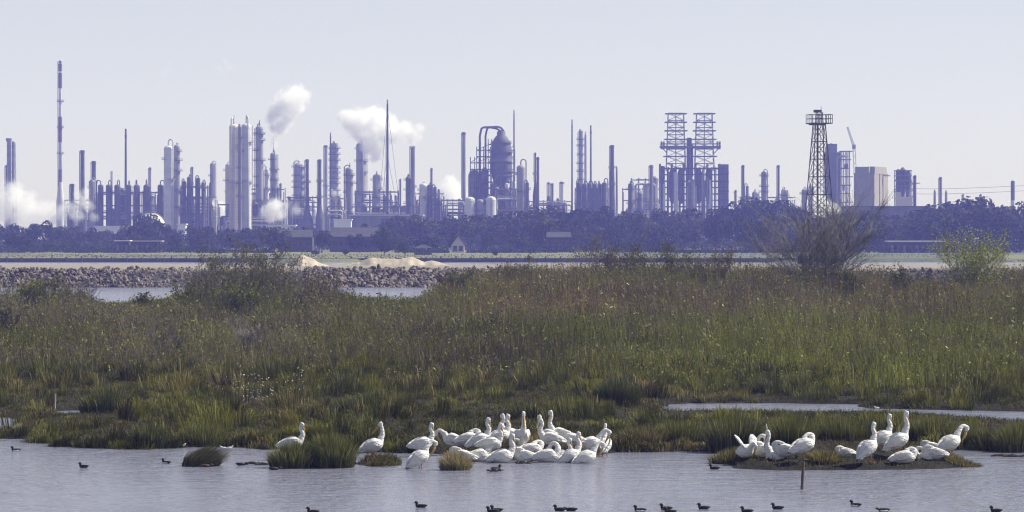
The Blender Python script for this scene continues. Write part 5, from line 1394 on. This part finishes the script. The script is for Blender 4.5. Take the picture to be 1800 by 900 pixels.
# ------------------------------------------------------------------ pelicans
POSE = {   # neck points (x forward, y left, z up; relative to the neck root), head, bill direction
 'rest':   ([(.05, 0, .10), (.045, 0, .20), (-.01, 0, .30), (.00, 0, .38)], (.045, 0, .435), (.28, 0, -.96)),
 'high':   ([(.06, 0, .12), (.07, 0, .24), (.03, 0, .37), (.02, 0, .46)], (.06, 0, .525), (.22, 0, -.97)),
 'alert':  ([(.05, 0, .10), (.05, 0, .21), (.00, 0, .32), (.00, 0, .42)], (.06, 0, .475), (.80, 0, -.60)),
 'bow':    ([(.07, 0, .10), (.14, 0, .20), (.23, 0, .25), (.31, 0, .22)], (.345, 0, .155), (-.42, 0, -.90)),
 'dip':    ([(.07, 0, .06), (.14, 0, .12), (.21, 0, .13), (.27, 0, .08)], (.29, 0, .02), (-.55, 0, -.83)),
 'back':   ([(.05, .03, .12), (.00, .08, .24), (-.10, .11, .26), (-.18, .10, .20)], (-.225, .09, .145), (-.85, -.1, -.5)),
 'tuck':   ([(.05, .02, .06), (.01, .04, .12), (-.07, .04, .15), (-.15, .03, .14)], (-.20, .02, .125), (-.98, -.03, -.12)),
 'turned': ([(.05, 0, .10), (.06, 0, .22), (.04, .0, .33), (.02, 0, .40)], (-.01, .01, .44), (-.62, .25, -.74)),
}
def pelican(px, py, head_deg, pose, label, pitch=20, sc=1.0, sit=False, wade=0.0, crest=0.0, wings=None, group='white pelicans resting at the water edge', one_leg=False, noneck=False):
    p = foot(px, py)
    if wade: p.z = -wade
    if 'mound' in group: p.z += 0.05
    r = empty('pelican', p, label, 'pelican', group, R(head_deg)); sc *= 0.99; r.scale = (sc, sc, sc)
    g = random.Random(int(px * 31 + py))
    cz = 0.185 if sit else 0.44
    th = R(pitch); ct, st_ = math.cos(th), math.sin(th)
    def T(x, y, z): return Vector((x * ct - z * st_, y, cz + x * st_ + z * ct))
    body = [(-.52, 0, .02, .025, .012), (-.44, 0, .015, .075, .035), (-.33, 0, .0, .140, .100), (-.20, 0, .0, .180, .172), (-.04, 0, -.005, .206, .214), (.10, 0, -.01, .202, .214), (.21, 0, .0, .165, .182), (.285, 0, .035, .098, .112)]
    root = T(.31, 0, .07)
    neck, hd, bd = POSE[pose]
    pts = [tuple(T(a, b, c)) for a, b, c, _, _ in body]; rad = [(a, b) for _, _, _, a, b in body]
    if pose in ('tuck', 'back'):
        rot = Matrix.Rotation(-th, 3, 'Y')
        neck = [tuple(rot @ Vector(q)) for q in neck]; hd = tuple(rot @ Vector(hd)); bd = tuple(rot @ Vector(bd))
    nk = [root + Vector(q) for q in neck]; hp = root + Vector(hd); bdv = Vector(bd).normalized()
    pts += [tuple(root + Vector(neck[0]) * 0.25)] + [tuple(q) for q in nk]; rad += [(.088, .100), (.070, .080), (.058, .066), (.051, .057), (.049, .055)]
    pts += [tuple(hp - bdv * 0.035), tuple(hp + bdv * 0.03), tuple(hp + bdv * 0.075)]; rad += [(.053, .062), (.050, .057), (.028, .034)]
    A = catmull([list(a) + list(b) for a, b in zip(pts, rad)], 4)
    m = MB(); m.sweep([a[:3] for a in A], [(max(.008, a[3]), max(.008, a[4])) for a in A], 14)
    if crest:
        up = (hp - nk[-1]).normalized()
        for k in range(3):
            a = hp + up * 0.03 - bdv * 0.03 * k; m.sweep([a, a + (up * 0.8 - bdv * 0.9) * crest + Vector((0, 0.01 * (k - 1), 0))], [0.016, 0.003], 5)
    m.build('body', M['feather'], r, True)
    # folded wings lying along the flanks, black flight feathers showing at the tip
    for sgn in (1, -1):
        if wings and wings.get(sgn):
            P, rr = wings[sgn]; m = MB(); m.sweep([T(*q) for q in P], rr, 10, (0.3, 0.3, 1)); m.build('wing', M['feather'], r, True); continue
        P = [(.22, .115, .05), (.15, .178, .055), (.02, .210, .055), (-.14, .198, .05), (-.30, .138, .045), (-.44, .065, .035), (-.53, .03, .02)]
        rr = [(.02, .05), (.035, .10), (.04, .135), (.04, .13), (.035, .10), (.025, .055), (.012, .02)]
        B = catmull([[a, b * sgn, c, q, s_] for (a, b, c), (q, s_) in zip(P, rr)], 3)
        m = MB(); m.sweep([T(*b[:3]) for b in B], [(b[3], b[4]) for b in B], 10); w = m.build('wing', M['feather'], r, True)
        # rows of covert feathers: shallow overlapping blades raised off the wing
        m = MB()
        for k in range(5):
            x = .10 - k * .11; q = T(x, (.220 - .025 * k * (k > 2)) * sgn, .02 - .01 * k); q2 = T(x - .17, (.210 - .04 * max(0, k - 1)) * sgn, -.035 + .006 * k)
            m.sweep([q, (q + q2) / 2 + Vector((0, .008 * sgn, 0)), q2], [(.008, .05), (.012, .055), (.004, .018)], 6)
        m.build('covert_feathers', M['feather'], w, True)
        m = MB(); m.sweep([T(-.36, .085 * sgn, -.01), T(-.48, .045 * sgn, -.005), T(-.56, .02 * sgn, .005)], [(.012, .035), (.012, .028), (.004, .008)], 6); m.build('flight_feathers', M['primary'], w, True)
    # bill with its pouch
    side = Vector((0, 1, 0)); nrm = bdv.cross(side).normalized(); a = hp + bdv * 0.055; L = 0.34
    m = MB(); m.sweep([a, a + bdv * L * 0.3, a + bdv * L * 0.8, a + bdv * L, a + bdv * (L + 0.012) - nrm * 0.0], [(.034, .030), (.029, .021), (.027, .017), (.018, .013), (.006, .006)], 8); bl = m.build('bill', M['bill'], r, True)
    off = nrm * (0.017 if nrm.z < 0 or abs(nrm.z) < 0.2 and nrm.x < 0 else -0.017)
    m = MB(); m.sweep([a + off * 0.6, a + off * 1.5 + bdv * L * 0.25, a + off * 1.1 + bdv * L * 0.6, a + off * 0.5 + bdv * L * 0.92], [(.027, .026), (.027, .038), (.020, .026), (.008, .008)], 8); m.build('pouch', M['pouch'], bl, True)
    for sgn in (1, -1):
        m = MB(); e = hp + bdv * 0.015 + side * 0.047 * sgn + Vector((0, 0, 0.006)); m.lathe([(0.001, -0.009), (0.008, -0.004), (0.008, 0.004), (0.001, 0.009)], 8)
        m.v = [tuple(Vector(v) + e) for v in m.v]; m.build('eye', M['eye'], r, True)
    if not sit:
        for sgn in ((1,) if one_leg else (1, -1)):
            m = MB(); hip = T(-.02, .075 * sgn, -.13); kn = Vector((hip.x - 0.03, hip.y, hip.z * 0.5)); ft = Vector((hip.x + 0.01, hip.y, 0.012))
            m.sweep([hip, kn, ft], [.030, .016, .014], 7)
            for k in (-1, 0, 1): m.sweep([ft, ft + Vector((.10, .045 * k, -.004))], [.013, .006], 5)
            m.add([tuple(ft + Vector(q)) for q in ((0, 0, .004), (.10, .045, 0), (.105, 0, 0), (.10, -.045, 0))], [(0, 3, 2), (0, 2, 1)])
            m.build('leg', M['birdleg'], r, True)
    return r
# left of the flock
pelican(513, 803, 8, 'rest', 'leftmost pelican, standing half hidden behind a green tussock', pitch=12)
pelican(655, 808, 18, 'turned', 'pelican standing on a low grass mat with its head turned back, second from the left', pitch=26, sc=1.02)
pelican(742, 803, 15, 'rest', 'pelican at the left of the flock looking out behind a bowing one', pitch=14)
pelican(737, 824, 28, 'bow', 'bowing pelican wading in the water at the left end of the flock', pitch=36, wade=0.10)
# rear rank of the flock
pelican(797, 797, 185, 'dip', 'pelican facing left above the dry tussock with its bill pressed down', pitch=20)
pelican(824, 795, 8, 'tuck', 'sleeping pelican in the rear rank left of the curved neck pair', pitch=12)
pelican(843, 797, 12, 'rest', 'pelican in the rear rank with a round head bent over its chest', pitch=25)
pelican(878, 790, 20, 'rest', 'pelican with raised head and bill slanting right, left one of the tall pair', pitch=24)
pelican(899, 788, 165, 'rest', 'pelican with a raised head seen from behind, right one of the tall pair', pitch=20)
pelican(918, 793, -80, 'rest', 'tallest pelican in the flock facing the camera with its bill straight down', pitch=38, sc=1.06)
pelican(965, 789, 186, 'rest', 'pelican with upright neck left of the thin necked one', pitch=16)
pelican(985, 788, 195, 'high', 'thin necked pelican standing at the back right of the flock', pitch=18, sc=1.03)
pelican(968, 795, 190, 'rest', 'pelican with a brown bill held down in the gap behind the front rank', pitch=12)
pelican(1004, 796, 172, 'tuck', 'sleeping pelican at the back right of the flock', pitch=10)
pelican(1063, 802, 84, 'rest', 'rightmost pelican of the flock wading with dark legs', pitch=30, wade=0.03, sc=0.92)
# middle
pelican(862, 803, 5, 'rest', 'pelican with a thin curved neck in the left middle of the flock', pitch=10)
pelican(916, 803, 200, 'back', 'preening pelican curled up in the middle of the flock', pitch=8, sit=True)
pelican(935, 800, 20, 'tuck', 'low resting pelican behind the front rank beside the dead weeds', pitch=6, sit=True)
pelican(1038, 803, 12, 'bow', 'pelican with a hooked neck just behind the right end of the front rank', pitch=18)
# front rank
pelican(812, 812, 175, 'tuck', 'sleeping pelican half hidden by the dry tussock', pitch=8, sit=True)
pelican(842, 811, 10, 'bow', 'sleeping pelican with its neck folded, first of the front rank right of the dry tussock', pitch=12, sit=True)
pelican(882, 813, 14, 'rest', 'pelican sitting in front with a brown bill laid down its chest', pitch=14, sit=True, sc=1.08)
pelican(922, 812, 190, 'tuck', 'fluffed up sleeping pelican in the centre of the front rank', pitch=8, sit=True, sc=0.98)
pelican(962, 812, 6, 'back', 'broad shaded pelican with its head laid on its back in the front rank', pitch=8, sit=True, sc=1.05)
pelican(985, 810, 4, 'rest', 'pelican with a grey curved neck between two front birds', pitch=8, sit=True, sc=0.9)
pelican(1003, 813, 24, 'rest', 'upright pelican in front with a yellow bill laid down its chest', pitch=30, sit=True, sc=1.05)
pelican(1030, 814, 24, 'bow', 'front rank pelican at the right end bowing its hooked neck', pitch=24, sit=True)
# mound on the right
w1 = {1: ([(.18, .10, .06), (.12, .22, .22), (.02, .30, .40), (-.06, .33, .50)], [(.03, .05), (.04, .13), (.04, .13), (.02, .05)]), -1: ([(.18, -.10, .06), (.10, -.20, .24), (.0, -.26, .42), (-.08, -.28, .50)], [(.03, .05), (.04, .14), (.04, .13), (.02, .05)])}
pelican(1310, 806, -60, 'dip', 'pelican on the mound lifting both wings', pitch=8, sit=True, wings=w1, group='white pelicans on the grassy mound')
GM = 'white pelicans on the grassy mound'
pelican(1331, 801, 12, 'back', 'preening pelican right behind the wing lifting one', pitch=12, sit=True, group=GM)
pelican(1343, 806, 178, 'tuck', 'low sleeping pelican behind the crested one', pitch=6, sit=True, group=GM)
pelican(1366, 821, 190, 'high', 'crested pelican with a long upright neck on the left of the mound', pitch=32, sit=True, crest=0.11, group=GM, sc=1.08)
pelican(1380, 805, 175, 'tuck', 'sleeping pelican directly behind the crested one', pitch=8, sit=True, group=GM)
pelican(1413, 812, 22, 'tuck', 'pelican asleep on one leg above the leaning post', pitch=24, one_leg=True, crest=0.07, group=GM, sc=1.05)
pelican(1484, 806, 200, 'tuck', 'small looking pelican lying in the grass right of the post', pitch=4, sit=True, group=GM, sc=0.75)
pelican(1552, 797, 28, 'rest', 'rear one of two overlapping pelicans on the mound', pitch=34, group=GM)
pelican(1526, 816, 35, 'rest', 'front one of two overlapping pelicans on the mound', pitch=40, group=GM, sc=1.02)
pelican(1578, 804, 14, 'high', 'tallest pelican on the mound, standing on orange legs', pitch=36, group=GM, sc=1.08)
pelican(1590, 817, 8, 'tuck', 'shaded pelican lying at the front of the mound', pitch=10, sit=True, group=GM)
pelican(1627, 817, 185, 'back', 'fluffy sunlit pelican lying right of the shaded one', pitch=4, sit=True, group=GM, sc=0.9)
pelican(1642, 809, 185, 'tuck', 'white pelican lying behind the fluffy sunlit one', pitch=6, sit=True, group=GM, sc=0.9)
pelican(1636, 797, 178, 'tuck', 'low pelican lying left of the bowing one', pitch=2, sit=True, group=GM, sc=0.8)
pelican(1670, 808, 26, 'bow', 'bowing pelican at the right end of the mound', pitch=32, group=GM, sc=1.08)

# ------------------------------------------------------------------ ducks and small birds
def duck(px, py, deg, label, kind='dark', sc=1.0, flank=False, low=False):
    x, y = gp(px, py); r = empty('duck', (x, y, 0.0), label, 'duck', 'ducks afloat on the pond', R(deg)); r.scale = (sc * 0.78,) * 3
    mt = {'dark': 'duck', 'brown': 'duckbrown', 'white': 'duckwhite'}[kind]
    P = [(-.22, 0, .075, .012, .008), (-.17, 0, .06, .045, .03), (-.08, 0, .045, .075, .06), (.03, 0, .045, .08, .068), (.11, 0, .05, .06, .06)]
    if low: P += [(.15, 0, .07, .036, .04), (.19, 0, .095, .032, .034), (.225, 0, .10, .036, .034), (.255, 0, .095, .018, .018)]; bp_ = Vector((.25, 0, .092))
    else: P += [(.135, 0, .085, .046, .052), (.14, 0, .12, .040, .044), (.142, 0, .155, .050, .052), (.175, 0, .168, .046, .046), (.21, 0, .157, .020, .020)]; bp_ = Vector((.20, 0, .155))
    A = catmull([list(a) for a in P], 4)
    m = MB(); m.sweep([a[:3] for a in A], [(max(.005, a[3]), max(.005, a[4])) for a in A], 12); m.build('body', M[mt], r, True)
    m = MB(); m.sweep([bp_, bp_ + Vector((.03, 0, -.006)), bp_ + Vector((.065, 0, -.014))], [(.016, .012), (.017, .008), (.012, .004)], 7); m.build('bill', M['duckbill'], r, True)
    for s_ in (1, -1):
        m = MB(); m.sweep([(.08, .066 * s_, .06), (-.03, .075 * s_, .068), (-.14, .045 * s_, .075), (-.21, .012 * s_, .085)], [(.012, .03), (.015, .042), (.012, .03), (.004, .008)], 8); m.build('wing', M[mt], r, True)
        if flank:
            m = MB(); m.sweep([(.13, .045 * s_, .035), (.06, .078 * s_, .03), (-.06, .076 * s_, .03), (-.14, .05 * s_, .04)], [(.012, .02), (.014, .03), (.012, .026), (.004, .01)], 8); m.build('flank_patch', M['duckwhite'], r, True)
    return r
for px, py, dg, lab, kw in (
    (28, 793, 190, 'duck with a white side swimming alone at the left edge', dict(flank=True)),
    (147, 822, 160, 'lone black duck in open water at the left', {}),
    (292, 815, 150, 'black and white duck left of the leaning tussock', dict(flank=True)),
    (362, 821, 5, 'dark duck resting against the leaning tussock', dict(low=True, kind='brown')),
    (424, 818, 8, 'dark duck left of the leftmost pelican tussock', dict(low=True)),
    (482, 826, 5, 'pale headed dark duck at the foot of the leftmost pelican tussock', dict(low=True)),
    (872, 826, 20, 'small dark duck just below the middle of the flock', {}),
    (1256, 825, 170, 'dark duck tucked against the left end of the mound', {}),
    (740, 892, 180, 'black duck swimming left, below the left end of the flock', {}),
    (866, 901, 180, 'black duck cut by the lower frame edge at the centre, left of its neighbour', {}),
    (873, 899, 178, 'black duck with only head and back in frame at the centre', {}),
    (984, 898, 182, 'black duck below the front rank of the flock', {}),
    (1004, 898, 178, 'black duck close behind the one below the front rank', dict(low=True)),
    (1125, 899, 180, 'black duck with a white side, left one of the duck trio', dict(flank=True)),
    (1171, 896, 180, 'black duck leading the pair in the middle of the lower edge', {}),
    (1178, 902, 175, 'black duck cut by the frame edge beside the leading one', {}),
    (1237, 895, 180, 'black duck swimming left between the trio and the post', {}),
    (1313, 901, 178, 'black duck mostly below the frame edge left of the post', {}),
    (1367, 895, 175, 'black duck directly below the leaning post', {}),
    (1504, 890, 150, 'black duck with a gleaming white breast right of the post', dict(flank=True)),
    (1553, 899, 185, 'low dark duck with a white cheek near the lower right', dict(low=True, flank=True)),
    (1751, 900, 180, 'black duck at the lower right corner', {}),
    (550, 902, 180, 'black duck barely showing at the lower edge on the left', {})):
    duck(px, py, dg, lab, **kw)
def gull(px, py, deg, label):
    p = foot(px, py); r = empty('gull', p, label, 'gull', 'small white birds on the bank', R(deg)); r.scale = (0.6,) * 3
    A = catmull([[-.20, 0, .11, .01, .008], [-.10, 0, .12, .05, .045], [.03, 0, .125, .065, .06], [.10, 0, .15, .04, .045], [.13, 0, .20, .032, .034], [.165, 0, .215, .026, .026], [.19, 0, .21, .01, .01]], 4)
    m = MB(); m.sweep([a[:3] for a in A], [(a[3], a[4]) for a in A], 10); m.build('body', M['duckwhite'], r, True)
    m = MB(); m.sweep([(.185, 0, .21), (.24, 0, .20)], [.009, .003], 5); m.build('bill', M['bill'], r, True)
    for s_ in (1, -1):
        m = MB(); m.sweep([(.0, .02 * s_, .08), (.0, .02 * s_, 0.0)], [.008, .006], 5); m.build('leg', M['birdleg'], r, True)
gull(392, 791, 185, 'small white bird on the bank above the leaning tussock, left one of two')
gull(404, 791, 10, 'small white bird on the bank above the leaning tussock, right one of two')
gull(321, 787, 20, 'single small white bird at the tip of the left bank')
gull(1541, 720, 170, 'small white bird beside the long channel on the right')

# ------------------------------------------------------------------ stakes and driftwood
def stake(px, py, yt, w, tilt, label, mt='wood'):
    x, y = gp(px, py); hh = (py - yt) * y / FPX; ww = w * y / FPX / 2; g = random.Random(int(px))
    m = MB(); P = [(tilt * t, 0, -0.4 + (hh + 0.4) * t) for t in np.linspace(0, 1, 7)]
    m.sweep(P, [(ww * (1 + g.uniform(-.08, .08)), ww * (1 + g.uniform(-.1, .1))) for _ in P], 7); o = m.build('stake', M[mt]); o.location = (x, y, 0); tag(o, label, 'stake')
stake(1408.5, 860, 812, 5.6, 0.06, 'dark wooden stake leaning in the water in front of the mound')
stake(96, 723, 692, 4.0, 0.02, 'pale wooden stake standing in the little left pool', 'palewood')
def drift(px, py, L, label, rz=0.0):
    p = foot(px, py); m = MB(); g = random.Random(int(px)); n = 7
    m.sweep([(L * (i / n - 0.5), g.uniform(-.03, .03), 0.03 + g.uniform(-.01, .03)) for i in range(n + 1)], [0.02 + 0.03 * math.sin(math.pi * (i + 0.5) / (n + 1)) for i in range(n + 1)], 6)
    m.sweep([(0, 0, .03), (L * 0.12, .05, .14)], [.02, .006], 5)
    o = m.build('driftwood', M['wood']); o.location = p; o.rotation_euler.z = rz; tag(o, label, 'driftwood')
drift(450, 817, 0.9, 'dark driftwood stick left of the leftmost pelican tussock')
drift(920, 815, 0.5, 'dark wet debris at the feet of the front rank')
drift(1222, 793, 1.1, 'driftwood on the bank edge left of the mound', 0.1)
drift(1775, 803, 1.2, 'dark driftwood at the right edge of the bank', -0.1)
drift(870, 829, 0.5, 'thin floating stick below the middle of the flock')
